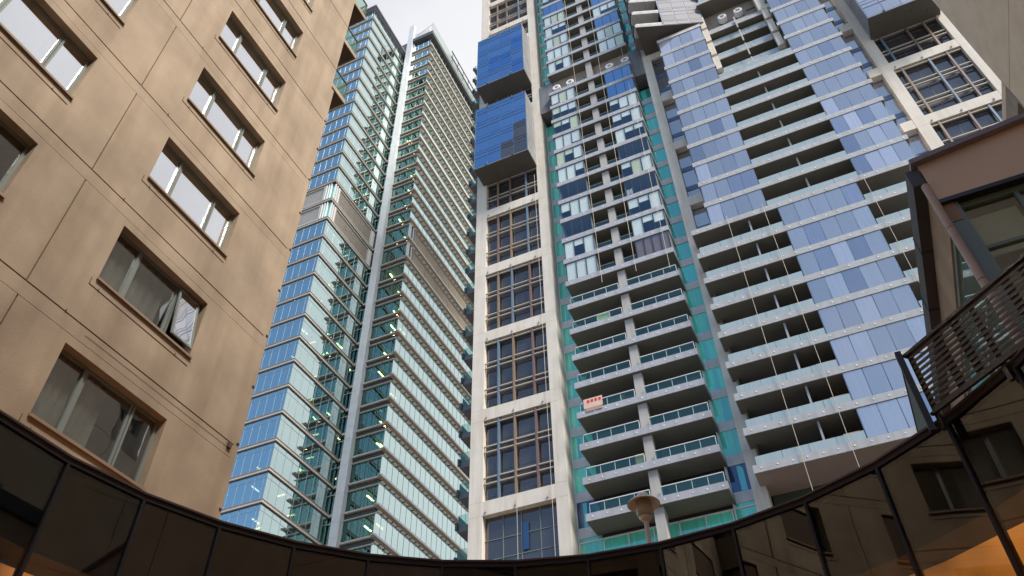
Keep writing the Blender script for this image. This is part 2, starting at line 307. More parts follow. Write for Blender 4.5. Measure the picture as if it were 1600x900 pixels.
for n_ in lev:
    zb = ZJ + ST * n_; zt = zb + 2.68
    for ci, (a, b, h0, h1) in enumerate(cols):
        m_ = TAN if n_ > -4 else TANGLOW  # lowest storey carries the warm glow as wall colour
        ring_panel('wall_panel', LB, m_, XL, a, b, zb + 0.012, zt, h0, h1, zb + 1.04, zb + 2.50, 0.24)
        # groove-like drip under the sill
        box('sill', LB, SILL, XL - 0.20, XL + 0.05, h0 - 0.02, h1 + 0.04, zb + 0.985, zb + 1.037)
        boxes('drip_joint', LB, TANDK, [(XL + 0.001, XL + 0.008, h0 - 0.10, h1 + 0.02, zb + 0.80, zb + 0.816), (XL + 0.001, XL + 0.008, h0 - 0.112, h0 - 0.10, zb + 0.80, zb + 0.97)])
        if ci >= 3:
            for yy in (h0 + 0.1, h1 - 0.35, a + 0.8):
                many(LB, 'weep_tab', TANDK, (XL + 0.001, XL + 0.02, yy, yy + 0.012, zb - 0.005 if yy == a + .8 else zb + 0.80, (zb if yy == a + .8 else zb + 0.80) + 0.05))
        # window
        fx0, fx1 = XL - 0.24, XL - 0.175; wz0, wz1 = zb + 1.04, zb + 2.50; wd = h1 - h0
        m1, m2 = h0 + 0.28 * wd, h0 + 0.735 * wd
        fr = boxes('window', LB, FRAME, [(fx0, fx1, h0, h1, wz0, wz0 + .05), (fx0, fx1, h0, h1, wz1 - .05, wz1), (fx0, fx1, h0, h0 + .05, wz0 + .05, wz1 - .05), (fx0, fx1, h1 - .06, h1, wz0 + .05, wz1 - .05),
              (fx0, fx1 + .01, m1 - .055, m1 - .004, wz0 + .05, wz1 - .05), (fx0, fx1 - .01, m1 + .004, m1 + .055, wz0 + .05, wz1 - .05), (fx0, fx1 - .01, m2 - .05, m2 - .004, wz0 + .05, wz1 - .05), (fx0, fx1 + .01, m2 + .004, m2 + .05, wz0 + .05, wz1 - .05)])
        opened = (n_ == 0 and ci == 5)
        for pi, (pa, pb) in enumerate(((h0 + .05, m1 - .055), (m1 + .055, m2 - .05), (m2 + .05, h1 - .06))):
            if opened and pi == 2: continue
            box('pane', fr, G_TAN if n_ > 0 else G_LOW, fx0 + .02, fx0 + .03, pa, pb, wz0 + .05, wz1 - .05, tilt=0.002)
        if opened:   # awning casement pushed out at its far jamb
            c = boxes('casement', fr, [FRAME, G_TAN], [(0, .04, 0, .58, -1.34, -1.29), (0, .04, 0, .58, -.05, 0), (0, .04, 0, .05, -1.29, -.05), (0, .04, .53, .58, -1.29, -.05), (.015, .022, .05, .53, -1.29, -.05)], mats=[0, 0, 0, 0, 1])
            c.location = Vector((XL - .175, h1 - .66, wz1 - .06 + Z0)) - WP[fr.name]; c.rotation_euler = (0, -math.radians(10), 0)
            for v_ in c.data.vertices: v_.co.z += -1.34; v_.co.x += 0
            c['label'] = 'casement pane pushed open'
        if ci >= 3 or True:
            cy0 = h0 + random.choice((0.0, 0.0, 0.1)); cw = random.choice((0.5, 0.62, 0.7)) * wd
            if n_ < 3:
                nf = 22; pts = [(fx0 - .14 + .035 * math.sin(q * 2.1) + random.uniform(-.01, .01), cy0 + cw * q / nf) for q in range(nf + 1)]
                V = [(x_, y_, wz0) for x_, y_ in pts] + [(x_, y_, wz1) for x_, y_ in pts]
                poly('curtain', fr, CURT, V, [(q, q + 1, nf + 2 + q, nf + 1 + q) for q in range(nf)], smooth=True)
            elif n_ < 7: box('curtain', fr, CURT, fx0 - .16, fx0 - .12, cy0, cy0 + cw, wz0, wz1)
        box('room_wall', LB, ROOMDK, XL - 1.6, XL - 1.55, h0 - .1, h1 + .1, wz0 - .1, wz1 + .1)
        if ci == 5: pass
    a = -17.43
    box('string_course', LB, TAN, XL - 0.05, XL - .004, -17.43, 10.345, zt + 0.014, zb + ST - 0.016)
boxes('corner_return', LB, TAN, [(XL - 0.5, XL - 0.035, 10.36, 10.52, -1.6, 23.5), (XL - 0.54, XL, 10.30, 10.345, 36, 36.05)])
for i in range(14):
    many(LB, 'corner_tie', TANDK, (XL - .036, XL - .01, 10.44, 10.50, 2 + i * 1.5, 2.03 + i * 1.5))
box('parapet', LB, TAN, -28, XL, -17.4, 10.345, 33.5 + 0.0 + 2.9 - .3, 37)
box('cable_conduit', LB, FRAMEDK, XL + 0.001, XL + 0.005, 6.4, 10.2, 9.262, 9.266)
box('junction_box', LB, TANDK, XL, XL + .05, 10.16, 10.26, 9.25, 9.36)
for i in range(5):   # balconies on the end wall
    zs = 23.36 + 3 * i
    b_ = box('balcony_slab', LB, SOFF if False else TAN, -13.6, XL, 10.35, 11.1, zs + .01, zs + .22)
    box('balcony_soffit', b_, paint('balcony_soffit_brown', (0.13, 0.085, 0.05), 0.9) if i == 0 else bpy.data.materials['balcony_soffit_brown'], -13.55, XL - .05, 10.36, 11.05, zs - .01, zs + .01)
    box('balustrade_glass', LB, G_RAIL, XL - .06, XL - .045, 10.36, 11.05, zs + .3, zs + 1.15)
    box('balustrade_glass', LB, G_RAIL, -13.6, XL - .06, 11.04, 11.055, zs + .3, zs + 1.15)
    boxes('handrail', LB, FRAMEDK, [(XL - .08, XL - .03, 10.36, 11.08, zs + 1.15, zs + 1.2), (-13.6, XL - .08, 11.03, 11.08, zs + 1.15, zs + 1.2), (XL - .075, XL - .035, 11.04, 11.08, zs + .22, zs + 1.15)])

# ================================================================== office tower
OT = thing('glass_office_tower', 'tall reflective glass office tower with stepped corner, white vertical pier and lit floors', 'building', -56, 71)
XA, YA, XB, YB = -56.0, 59.1, -49.6, 71.2
lv = [44.93 + 3.92 * k for k in range(-9, 12)] + [92.0, 96.45, 101.07] + [101.07 + 3.88 * k for k in range(1, 16)]
lvB = lv + [163.15]
YF = 104.0
for i, z in enumerate(lv[:-1]):
    zt = lv[i + 1]; louv = z in (92.0, 96.45)
    # ledges
    ld = box('floor_ledge', OT, OLEDGE, -66, XA + .20, YA - .20, YA, z - .34, z - .06)
    box('ledge_trim', ld, OTRIM, -66, XA + .26, YA - .26, YA, z - .06, z + .02)
    ld = box('floor_ledge', OT, OLEDGE, XA, XA + .20, YA, YB - .5, z - .34, z - .06)
    box('ledge_trim', ld, OTRIM, XA, XA + .26, YA, YB - .5, z - .06, z + .02)
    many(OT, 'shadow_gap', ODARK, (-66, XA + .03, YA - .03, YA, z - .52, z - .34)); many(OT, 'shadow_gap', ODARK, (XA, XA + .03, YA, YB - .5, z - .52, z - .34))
    box('floor_plate', OT, OCEIL, -66, XA - .35, YA + .35, YB + 10, z - .45, z - .1)
    gz0, gz1 = z + .02, zt - .52
    if not louv:
        tr = gz1 - .62
        x = XA; k = 0
        while x > -65.5:
            wv = 0.45 if k == 0 else 1.19
            many(OT, 'glass_panel', G_BLUE, (x - wv + .012, x - .012, YA, YA + .02, gz0, gz1), 0.0016)
            many(OT, 'mullion', OMULL, (x - wv - .012, x - wv + .012, YA - .03, YA + .02, gz0, gz1)); x -= wv; k += 1
        many(OT, 'transom', OMULL, (-66, XA, YA - .022, YA - .001, tr, tr + .03)); many(OT, 'transom', OMULL, (XA + .001, XA + .022, YA, YB - .5, tr, tr + .03))
        y = YA; k = 0
        while y < YB - 0.6:
            wv = 0.75 if k == 0 else 1.42
            many(OT, 'glass_panel', G_BLUE, (XA - .02, XA, y + .012, min(YB - .5, y + wv) - .012, gz0, gz1), 0.0016)
            many(OT, 'mullion', OMULL, (XA - .02, XA + .03, y + wv - .012, y + wv + .012, gz0, gz1)); y += wv; k += 1
        many(OT, 'corner_post', OMULL, (XA - .02, XA + .02, YA - .02, YA + .02, gz0, gz1))
        for _ in range(2):
            if random.random() < 0.35:
                lx = random.uniform(-62, -57.6); ly = random.uniform(YA + 1.0, YA + 4.5)
                box('ceiling_light', OT, LITW, lx, lx + .18, ly, ly + 1.3, z + 3.3, z + 3.38)
        if z < 128:
            for _ in range(3):
                if random.random() < 0.5:
                    ly = random.uniform(YA + 4, YB - 2); lx = XA - random.uniform(.8, 3.5)
                    box('ceiling_light', OT, LIT, lx - 1.1, lx, ly, ly + .2, z + 3.3, z + 3.38)
    else:
        for (x0, x1, y0, y1, f) in ((-66, XA - 1.9, YA, YA + .1, 'y'), (XA - .1, XA, YA + 1.6, YB - 1.4, 'x')):
            mt = OLOUVL if f == 'y' else OLOUV
            zz0, zz1 = z + .55, zt - .75
            nb = 5 if f == 'y' else 6
            for q in range(nb):
                if f == 'y': a_, b2 = x0 + (x1 - x0) * q / nb, x0 + (x1 - x0) * (q + 1) / nb; bb = (a_ + .02, b2 - .02, y0 + .1, y0 + .16)
                else: a_, b2 = y0 + (y1 - y0) * q / nb, y0 + (y1 - y0) * (q + 1) / nb; bb = (x0 - .06, x0, a_ + .02, b2 - .02)
                boxes('louvre_bank', OT, mt, [(bb[0], bb[1], bb[2], bb[3], zz0 + t * .17, zz0 + t * .17 + .12) for t in range(int((zz1 - zz0) / .17))])
            if f == 'y': boxes('louvre_surround', OT, OLEDGE, [(x0, x1 + .2, y0 - .05, y0 + .3, zz1, zz1 + .2), (x0, x1 + .2, y0 - .05, y0 + .3, zz0 - .2, zz0), (x1, x1 + .2, y0 - .05, y0 + .3, zz0, zz1)])
            else: boxes('louvre_surround', OT, OLEDGE, [(x0 - .2, x1 + .03, y0 - .2, y1 + .2, zz1, zz1 + .2), (x0 - .2, x1 + .03, y0 - .2, y1 + .2, zz0 - .2, zz0), (x0 - .2, x1 + .03, y0 - .2, y0, zz0, zz1), (x0 - .2, x1 + .03, y1, y1 + .2, zz0, zz1)])
        for q in range(3):
            box('corner_fin', OT, WHITE, XA - 1.5 + q * .45, XA - 1.36 + q * .45, YA - .12, YA + .15, z + .35, zt - .65)
            box('corner_fin', OT, WHITE, XA - .15, XA + .12, YA + .25 + q * .45, YA + .39 + q * .45, z + .35, zt - .65)
            box('corner_fin', OT, WHITE, XA - .15, XA + .12, YB - 1.1 + q * .28, YB - 1.0 + q * .28, z + .35, zt - .65)
        box('recess_wall', OT, G_TEAL, -66, XA - .3, YA + .3, YA + .35, z, zt - .5)
        box('recess_wall', OT, ODARK, XA - .35, XA - .3, YA + .4, YB, z, zt - .5)
# inner corner slot between wing A and the pier: stacked short returns
for i, z in enumerate(lv[:-1]):
    zt = lv[i + 1]
    box('slot_ledge', OT, OLEDGE, XA, -55.25, YB - .55, YB - .35, z - .36, z - .02)
    box('slot_ledge', OT, OLEDGE, XA, -55.25, YB - .42, YB - .35, z - 1.25, z - 1.13)
    many(OT, 'slot_glass', G_SLOT, (XA, -55.2, YB - .30, YB - .28, z, zt - .4), 0.002)
    many(OT, 'slot_mullion', OMULL, (XA + .3, XA + .34, YB - .34, YB - .30, z, zt - 1.25))
for i, z in enumerate(lvB[:-1]):
    zt = lvB[i + 1]; louv = z in (92.0, 96.45)
    box('floor_plate', OT, OCEIL, XA, XB - .4, YB + .4, YF + 6, z - .5, z - .15)
    # B1 front
    ld = box('floor_ledge', OT, OLEDGE, -53.9, XB + .32, YB - .32, YB, z - .24, z - .02)
    box('ledge_trim', ld, OTRIM, -53.9, XB + .32, YB - .24, YB, z - .34, z - .24)
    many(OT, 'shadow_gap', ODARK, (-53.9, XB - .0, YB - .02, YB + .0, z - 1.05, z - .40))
    box('sunshade_rail', OT, OLEDGE, -53.9, XB + .25, YB - .25, YB, z - 1.15, z - 1.05)
    gz0, gz1 = z, zt - 1.15
    xs = [-53.9, -52.65, -51.4, -50.15, XB]
    for a_, b2 in zip(xs, xs[1:]):
        many(OT, 'glass_panel', G_SLOT if z < 147 else G_BLUE, (a_ + .012, b2 - .012, YB, YB + .02, gz0, gz1), 0.0016)
        many(OT, 'mullion', OMULL, (b2 - .03, b2 + .012, YB - .05, YB + .02, gz0, gz1))
    if z < 128:
        for q in range(3):
            if random.random() < 0.5:
                lx = random.uniform(-53.3, -50.6); ly = YB + random.uniform(.8, 2.6)
                box('ceiling_light', OT, LIT, lx, lx + .2, ly, ly + 1.5, z + 2.75, z + 2.85)
    # B2 long face with projecting sunshades
    if louv:
        zz0, zz1 = z + .55, zt - .9
        y = YB + 2.2
        while y < YF:
            boxes('louvre_bank', OT, OTAN, [(XB - .12, XB - .06, y + .03, y + 3.9, zz0 + t * .17, zz0 + t * .17 + .12) for t in range(int((zz1 - zz0) / .17))]); y += 3.95
        boxes('louvre_surround', OT, OLEDGE, [(XB - .1, XB + .1, YB + 2, YF, zz1, zz1 + .15), (XB - .1, XB + .1, YB + 2, YF, zz0 - .15, zz0), (XB - .1, XB + .1, YB + 1.9, YB + 2.0, zz0 - .15, zz1 + .15)])
        box('recess_wall', OT, ODARK, XB - .35, XB - .3, YB + .4, YF, z, zt - .5)
        box('corner_fin', OT, WHITE, XB - .1, XB + .12, YB, YB + .7, z, zt - .6); box('corner_fin', OT, WHITE, XB - .1, XB + .12, YB + 1.25, YB + 1.5, z, zt - .6)
    else:
        y = YB + .02
        while y < YF:
            many(OT, 'glass_panel', G_BLUE, (XB - .02, XB, y + .014, y + 1.34 - .014, z, zt - .62), 0.0016)
            many(OT, 'mullion', OMULL, (XB - .01, XB + .02, y + 1.34 - .02, y + 1.34 + .02, z, zt - .62)); y += 1.34
    sh = box('sunshade', OT, OTAN, XB, XB + .52, YB - .5, YF, z - .16, z - .02)
    box('sunshade_nosing', sh, WHITE, XB + .52, XB + .62, YB - .5, YF, z - .22, z + .03)
    box('sunshade_beam', sh, OTAN, XB, XB + .18, YB, YF, z - .34, z - .16)
    y = YB + .3
    lst = []
    while y < YF: lst.append((XB + .02, XB + .26, y, y + .78, z - .62, z - .52)); y += 1.12
    boxes('sky_slot_dash', OT, WHITE, lst)  # white blocks standing in for bright sky through the sunshade slots
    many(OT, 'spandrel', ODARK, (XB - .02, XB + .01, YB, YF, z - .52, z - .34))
box('core_wall', OT, OWALL, -75, XA - 6.5, YA + 6, YB + 20, -1.6, 158)
box('core_wall', OT, OWALL, XA - 6.4, XB - 5.5, YB + 5.2, YF + 20, -1.6, 162)
box('back_wall', OT, OWALL, -66, XA - .4, YB + 2.0, YB + 2.2, -1.6, 158); box('partition', OT, OWALL, XA - .35, XA - .2, YB + .5, YF + 10, -1.6, 162)
box('side_wall', OT, ODARK, -75, -66, YA, YB + 30, -1.6, 158)
# white pier made of joined panels
zp = -1.6
while zp < 170.9:
    zn = min(zp + 1.96, 170.95); many(OT, 'pier_panel', OPIER, (-55.15, -53.92, 70.35, 71.15, zp + .012, zn - .012)); zp += 1.96
box('pier_core', OT, ODARK, -55.1, -53.97, 70.4, 71.12, -1.6, 170.9)
# roofs
boxes('roof_overhang', OT, COPING, [(-66, XA + .7, YA - .7, YB + .6, 159.35, 159.65), (-66, XA + .3, YA - .3, YB + .4, 158.9, 159.35)])
boxes('roof_slab', OT, paint('roof_edge_dark', (.08, .085, .09), .6), [(-53.9, XB + .7, YB - .7, YF + 6, 163.3, 164.5)])
ps = box('plant_screen', OT, OLEDGE, -64, -55.3, 71.7, 82, 159.8, 166.4)
boxes('screen_louvre', ps, OLOUVL, [(-58.6, -55.7, 71.62, 71.69, 160.3 + t * .3, 160.5 + t * .3) for t in range(18)])
boxes('screen_frame', ps, FRAMEDK, [(-58.75, -58.62, 71.6, 71.69, 160.0, 166.0), (-55.68, -55.55, 71.6, 71.69, 160.0, 166.0), (-58.62, -55.68, 71.6, 71.69, 165.8, 165.95)])
box('lift_core', OT, OPIER, -55.1, -51.2, 72.6, 82, 159.8, 170.9)
y = YB - .3
while y < YF:
    many(OT, 'parapet_glass', G_RAILR, (XB + .30, XB + .33, y + .03, y + 1.6, 164.6, 169.2), 0.003); many(OT, 'parapet_post', OLEDGE, (XB + .18, XB + .30, y - .05, y + .03, 164.5, 169.4)); y += 1.66
for yy in [YB + 8 + t * 2.6 for t in range(14)]:
    many(OT, 'rail_post', FRAMEDK, (XB + .9, XB + 1.0, yy, yy + .1, 164.5, 168.6))
boxes('maintenance_rail', OT, FRAMEDK, [(XB + .85, XB + 1.05, YB + 7.5, YF, 168.6, 168.8), (XB + .85, XB + 1.05, YB + 7.5, YF, 166.2, 166.3)])
tube('roof_strut', OT, OLEDGE, (-53.6, 71.4, 167.3), (XB + .2, YB - .2, 168.6), .05, 6)
flush()

# ================================================================== apartment tower
AT = thing('apartment_tower', 'very tall cream-framed apartment tower with grey balconies and green and lavender glazing', 'building', 0, 51)
YP, YG, YC, YR = 51.0, 52.6, 50.3, 49.2
SLK = [28.6 + 3.0 * k for k in range(-3, 20)]          # balcony slab undersides below the plant floor
SLK2 = [90.1 + 3.1 * k for k in range(0, 20)]          # and above it
TOP = 140
box('tower_core', AT, ROOMDK, -26.4, 24.0, 56.0, 74, -1.6, TOP + 8)
box('side_wall', AT, SIDEW, -26.65, -26.4, YP + .4, 74, -1.6, TOP + 8)
box('side_wall', AT, SIDEW, 24.0, 24.2, YP + .4, 74, -1.6, TOP + 8)
beams = [31.54 + 9.03 * m for m in range(-3, 9)] + [109.1 + 9.03 * m for m in range(4)]
beams = [b for b in beams if b < 104]+[b for b in beams if b > 108.9]
# piers, in lengths between joints
for px0, px1 in ((-26.65, -25.43), (-19.18, -18.19), (-4.88, -3.92), (16.47, 17.5), (23.45, 24.1)):
    zs = [-1.6] + sorted([b for b in beams if b > 0] + [b + 1.24 for b in beams if b > 0]) + [TOP]
    for a_, b2 in zip(zs, zs[1:]): box('pier', AT, CREAM, px0, px1, YP, YG + .3, a_ + .008, b2 - .008)
    box('pier_core', AT, SIDEW, px0 + .02, px1 - .02, YP + .02, YG + .28, -1.6, TOP)
RAILS = (0.33, 2.62, 3.18, 5.62, 6.18)
TC = [TUBET, TUBEB, TUBER]
perms = [(0, 1, 2), (1, 0, 2), (1, 2, 0), (1, 0, 2), (1, 0, 2), (0, 1, 2), (2, 0, 1), (0, 2, 1), (0, 1, 2), (1, 2, 0), (2, 1, 0), (0, 1, 2), (0, 2, 1), (0, 1, 2), (1, 0, 2), (2, 0, 1)]
def frame_bay(x0, x1, tubes, off):
    for bi, zb in enumerate(beams):
        if zb < 5: continue
        box('frame_beam', AT, CREAM, x0 + .004, x1 - .004, YP + .012, YG, zb, zb + 1.24)
        for sx in (x0 + .25, (x0 + x1) / 2 - .3, x1 - .7): many(AT, 'beam_bracket', RAILB, (sx, sx + .1, YP - .09, YP + .012, zb + .22, zb + .42))
        nxt = beams[bi + 1] if bi + 1 < len(beams) else zb + 9
        low = zb - 9.03 < 5 or False
        w0, w1 = zb + 1.24, nxt
        if zb < 31: continue
        xs = [x0] + list(tubes) + [x1]
        pm = perms[(bi + off) % len(perms)]
        for q, tx in enumerate(tubes): box('tube_mullion', AT, TC[pm[q]], tx - .085, tx + .085, YP + .06, YP + .28, w0, w1, label=('tan', 'blue', 'red')[pm[q]] + ' tube mullion')
        rr = [w1 - r for r in RAILS if w1 - r > w0 + .2]
        for r in rr: box('rail', AT, RAILB, x0, x1, YP + .10, YP + .24, r - .05, r + .05)
        # spandrels behind the rail pairs, panes in between
        segs = [w1]; 
        for s0, s1 in ((0, .45), (2.55, 3.25), (5.55, 6.25), (8.6, 9.2)):
            if w1 - s1 > w0: box('spandrel', AT, SPAND, x0, x1, YP + .52, YP + .6, w1 - s1, w1 - s0)
        for p0, p1 in ((.45, 2.55), (3.25, 5.55), (6.25, w1 - w0)):
            if w1 - p1 < w0 - .01 or p1 - p0 < .3: continue
            for a_, b2 in zip(xs, xs[1:]):
                many(AT, 'window_pane', G_FRM, (a_ + .07, b2 - .07, YP + .50, YP + .52, w1 - p1 + .03, w1 - p0 - .03), .002)
                many(AT, 'pane_bead', FRAMEDK, (a_ + .07, b2 - .07, YP + .485, YP + .50, w1 - p1 + .52, w1 - p1 + .56))
                many(AT, 'window_post', FRAMEDK, (b2 - .07, b2 + .07, YP + .46, YP + .6, w1 - p1, w1 - p0))
                if (b2 - a_) > 2.2: many(AT, 'pane_bead', FRAMEDK, ((a_ + b2) / 2 - .025, (a_ + b2) / 2 + .025, YP + .48, YP + .50, w1 - p1, w1 - p0))
frame_bay(-25.43, -19.18, (-24.05, -22.54, -20.6), 0)
frame_bay(17.5, 23.45, (18.2, 20.6, 22.2), 2)
# tall lobby glazing under the lowest beam of the left bay
for q in range(4):
    a_ = -25.43 + q * 1.5625
    for z_ in (29.6, 28.0, 26.0, 23.0, 20.0): many(AT, 'window_pane', G_FRM, (a_ + .04, a_ + 1.52, YP + .55, YP + .57, z_ - 2.95 if z_ < 25 else z_ - (2.0 if z_ == 28. else 1.6 if z_ == 29.6 else 3.0), z_ - .04), .002)
box('window_pane', AT, G_FRM, -25.43, -19.18, YP + .58, YP + .60, 14, 31.54)
boxes('mullion_grid', AT, FRAME, [(-25.43 + q * 1.5625 - .03, -25.43 + q * 1.5625 + .03, YP + .5, YP + .56, 14, 31.5) for q in (1, 2, 3)] + [(-25.43, -19.18, YP + .49, YP + .56, z_ - .04, z_ + .01) for z_ in (29.6, 28.0, 26.0, 23.0)])
box('banner', AT, G_NAVY, -22.2, -21.7, YP + .44, YP + .47, 28.2, 30.4, label='blue strip hanging inside the lobby glazing')
# ---- central bay
CX0, CX1 = -16.72, -6.27
cL = (-16.52, -13.5); cR = (-9.6, -6.4); colx = (-11.75, -11.03)
def green_rows(x0, x1, right):
    zz = [31.6 + 3.005 * k for k in range(-3, 18)] + [90.1 + 3.1 * k for k in range(0, 16)]
    for i, zb in enumerate(zz):
        if 84 < zb < 90: continue
        nxt = zz[i + 1] if i + 1 < len(zz) else zb + 3
        if 82.6 < zb < 90: continue
        box('floor_band', AT, BEAMW, x0, x1, YG - .06, YG + .3, zb, zb + .85)
        if right: mt = G_GRN if zb < 49 or zb in () else (G_GRN if random.random() < .35 and zb < 62 else G_TEAL)
        else: mt = G_GRN if random.random() < (.8 if zb < 84 else .25) else G_TEAL
        if zb < 29.5 and zb > 27: mt = G_NAVY
        fr = box('window_frame', AT, WHITE, x0 - .0, x0 + .07, YG - .08, YG + .02, zb + .85, nxt)
        many(AT, 'green_window', mt, (x0 + .07, x1 - .01, YG, YG + .03, zb + .85, nxt), .003)
        # partly drawn curtain behind a part of the pane shows as a paler strip
        if random.random() < .35:
            cx = random.uniform(x0 + .1, x1 - .8); many(AT, 'curtain', G_GRN if mt is G_TEAL else G_TEAL, (cx, cx + random.uniform(.25, .6), YG - .004, YG - .001, zb + .9, nxt - .1))
green_rows(-18.19, -16.3, False)
green_rows(-6.45, -4.88, True)
box('downpipe', AT, WHITE, -6.55, -6.45, YG - .2, YG - .1, 18, TOP)
def bolts(parent, x0, x1, y, z):
    lst = []; x = x0 + .5
    while x < x1 - .3: lst.append((x, x + .11, y - .02, y, z + .28 + random.uniform(-.04, .04), z + .38)); x += 1.02 + random.uniform(-.1, .1)
    boxes('fascia_bolt', parent, WHITE, lst, kind='stuff')
def slab(x0, x1, y, z, m, soff=SOFF, depth=YG, h=.62):
    s = box('balcony_slab', AT, m, x0, x1, y, depth - .02, z + .02, z + h)
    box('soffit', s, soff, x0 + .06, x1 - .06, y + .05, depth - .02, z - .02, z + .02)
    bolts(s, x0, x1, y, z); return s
def clad_floor(xa, xb, npan, y, z0, z1, mode, parent=None):
    """glazed-in balcony: separate clear panes, blinds hanging behind some of them"""
    wv = (xb - xa) / npan
    for q in range(npan):
        a_ = xa + q * wv
        many(AT, 'enclosure_pane', G_CLR, (a_ + .035, a_ + wv - .035, y + .05, y + .065, z0 + .04, z1 - .04), .006)
        if mode == 'blind':
            r = random.random(); f = 1.0 if r < .6 else random.choice((.35, .5, .55, .85))
            mt = BLIND if random.random() < .85 else BLINDY
            many(AT, 'blind', mt, (a_ + .05, a_ + wv - .05, y + .12, y + .14, z1 - .06 - f * (z1 - z0 - .12), z1 - .06))
    boxes('enclosure_frame', AT, FRAMEDK, [(xa + q * wv - .02, xa + q * wv + .02, y + .04, y + .10, z0, z1) for q in range(npan + 1)])
def central(z, z1, kind, s=None):
    h0 = z + .62
    # column
    box('column', AT, COLG, colx[0], colx[1], YC + .28, YC + .9, h0, z1)
    # balcony rear wall: doors and wall
    xs = [-16.2, -14.6, -13.0, -11.75]
    box('balcony_rear_wall', AT, ROOMDK, -16.3, -6.45, YG + .1, YG + .25, h0, z1)
    for a_, b2 in ((-16.2, -14.1), (-14.05, -11.9), (-10.9, -8.8), (-8.75, -6.6)): many(AT, 'balcony_door', G_DOOR if kind != 'open' or True else G_GRN, (a_, b2, YG + .05, YG + .08, h0, z1 - .25), .003)
    if kind == 'open':
        for a_, b2 in ((CX0 + .35, colx[0] - .05), (colx[1] + .05, CX1 - .15)):
            npn = 4 if b2 - a_ > 4 else 3
            for q in range(npn):
                wv = (b2 - a_) / npn; many(AT, 'balustrade_glass', G_RAIL, (a_ + q * wv + .02, a_ + (q + 1) * wv - .02, YC + .06, YC + .08, h0 - .02, h0 + .72), .003)
            boxes('handrail', AT, WHITE, [(a_, b2, YC + .04, YC + .11, h0 + .74, h0 + .79)] + [(a_ + (b2 - a_) * q / npn - .02, a_ + (b2 - a_) * q / npn + .02, YC + .08, YC + .12, h0, h0 + .74) for q in range(npn + 1)])
        many(AT, 'balustrade_glass', G_RAIL, (CX0 + .32, CX0 + .34, YC + .12, YG - .3, h0, h0 + .95)); many(AT, 'balustrade_glass', G_RAIL, (CX1 - .14, CX1 - .12, YC + .12, YG - .3, h0, h0 + .95))
    else:
        for a_, b2 in ((cL[1] + .1, colx[0] - .05), (colx[1] + .05, cR[0] - .1)):
            many(AT, 'balustrade_glass', G_RAIL, (a_, b2, YC + .12, YC + .14, h0, h0 + .62), .003)
            boxes('handrail', AT, FRAME, [(a_, b2, YC + .10, YC + .16, h0 + .64, h0 + .69)])
        for (c0, c1), side in ((cL, 'L'), (cR, 'R')):
            md = kind[0] if side == 'L' else kind[1]
            if md == 'brown':
                for q in range(4): wv = (c1 - c0) / 4; many(AT, 'brown_blind', paintc('brown_blind', (.20, .12, .10)), (c0 + q * wv + .05, c0 + (q + 1) * wv - .05, YC + .12, YC + .14, h0 + .05, z1 - .06))
                clad_floor(c0, c1, 4, YC, h0, z1, 'clear')
            elif md == 'clear': clad_floor(c0, c1, 4 if side == 'R' else 3, YC, h0, z1, 'clear')
            elif md == 'blue':
                wv = (c1 - c0) / 3
                for q in range(3): many(AT, 'blue_pane', G_BOX, (c0 + q * wv + .035, c0 + (q + 1) * wv - .035, YC + .05, YC + .07, h0 + .04, z1 - .04), .006)
                boxes('enclosure_frame', AT, FRAMEDK, [(c0 + q * wv - .02, c0 + q * wv + .02, YC + .04, YC + .10, h0, z1) for q in range(4)])
            else: clad_floor(c0, c1, 3, YC, h0, z1, 'blind')
        for sx in (cL[0] - .03, cL[1] + .01, cR[0] - .03, cR[1] + .01): many(AT, 'enclosure_side', BOXSIDE, (sx, sx + .02, YC + .15, YG - .4, h0, z1))
def paintc(n_, c):
    return bpy.data.materials.get(n_) or paint(n_, c, .8)
modes = {8: ('blind', 'brown'), 9: ('blind', 'blind'), 10: ('clear', 'blind'), 11: ('blind', 'clear'), 12: ('clear', 'blind'), 13: ('blind', 'clear'), 14: ('blind', 'blind'), 15: ('blind', 'blind'), 16: ('blind', 'blind'), 17: ('blind', 'blue'), 18: ('blind', 'blue')}
for k in range(-3, 20):
    z = 28.6 + 3.0 * k
    if k >= 0: slab(CX0, CX1, YC, z, SLABG)
    if k <= -1:
        # podium windows under the lowest balcony
        z1 = z + 3.0
        for q in range(7):
            a_ = -18.1 + q * 1.9
            if a_ < -5.5: many(AT, 'podium_window', G_GRN, (a_ + .04, min(a_ + 1.86, -4.9), YG - .08, YG - .05, z + .05, z1 - .45), .003)
        boxes('podium_mullion', AT, WHITE, [(-18.1 + q * 1.9 - .04, -18.1 + q * 1.9 + .04, YG - .16, YG - .08, z + .0, z1 - .4) for q in range(7)] + [(-18.1, -4.9, YG - .16, YG - .08, z1 - .45, z1 - .35), (-18.1, -4.9, YG - .16, YG - .08, z - .04, z + .05)])
        box('column', AT, COLG, colx[0], colx[1], YC + .28, YC + 1.2, z, z1)
        box('balcony_rear_wall', AT, ROOMDK, -18.19, -4.88, YG + .05, YG + .1, z - .1, z1)
    elif k < 8: central(z, z + 3.0, 'open')
    elif k < 19: central(z, z + 3.0, modes.get(k, ('blind', 'blind')))
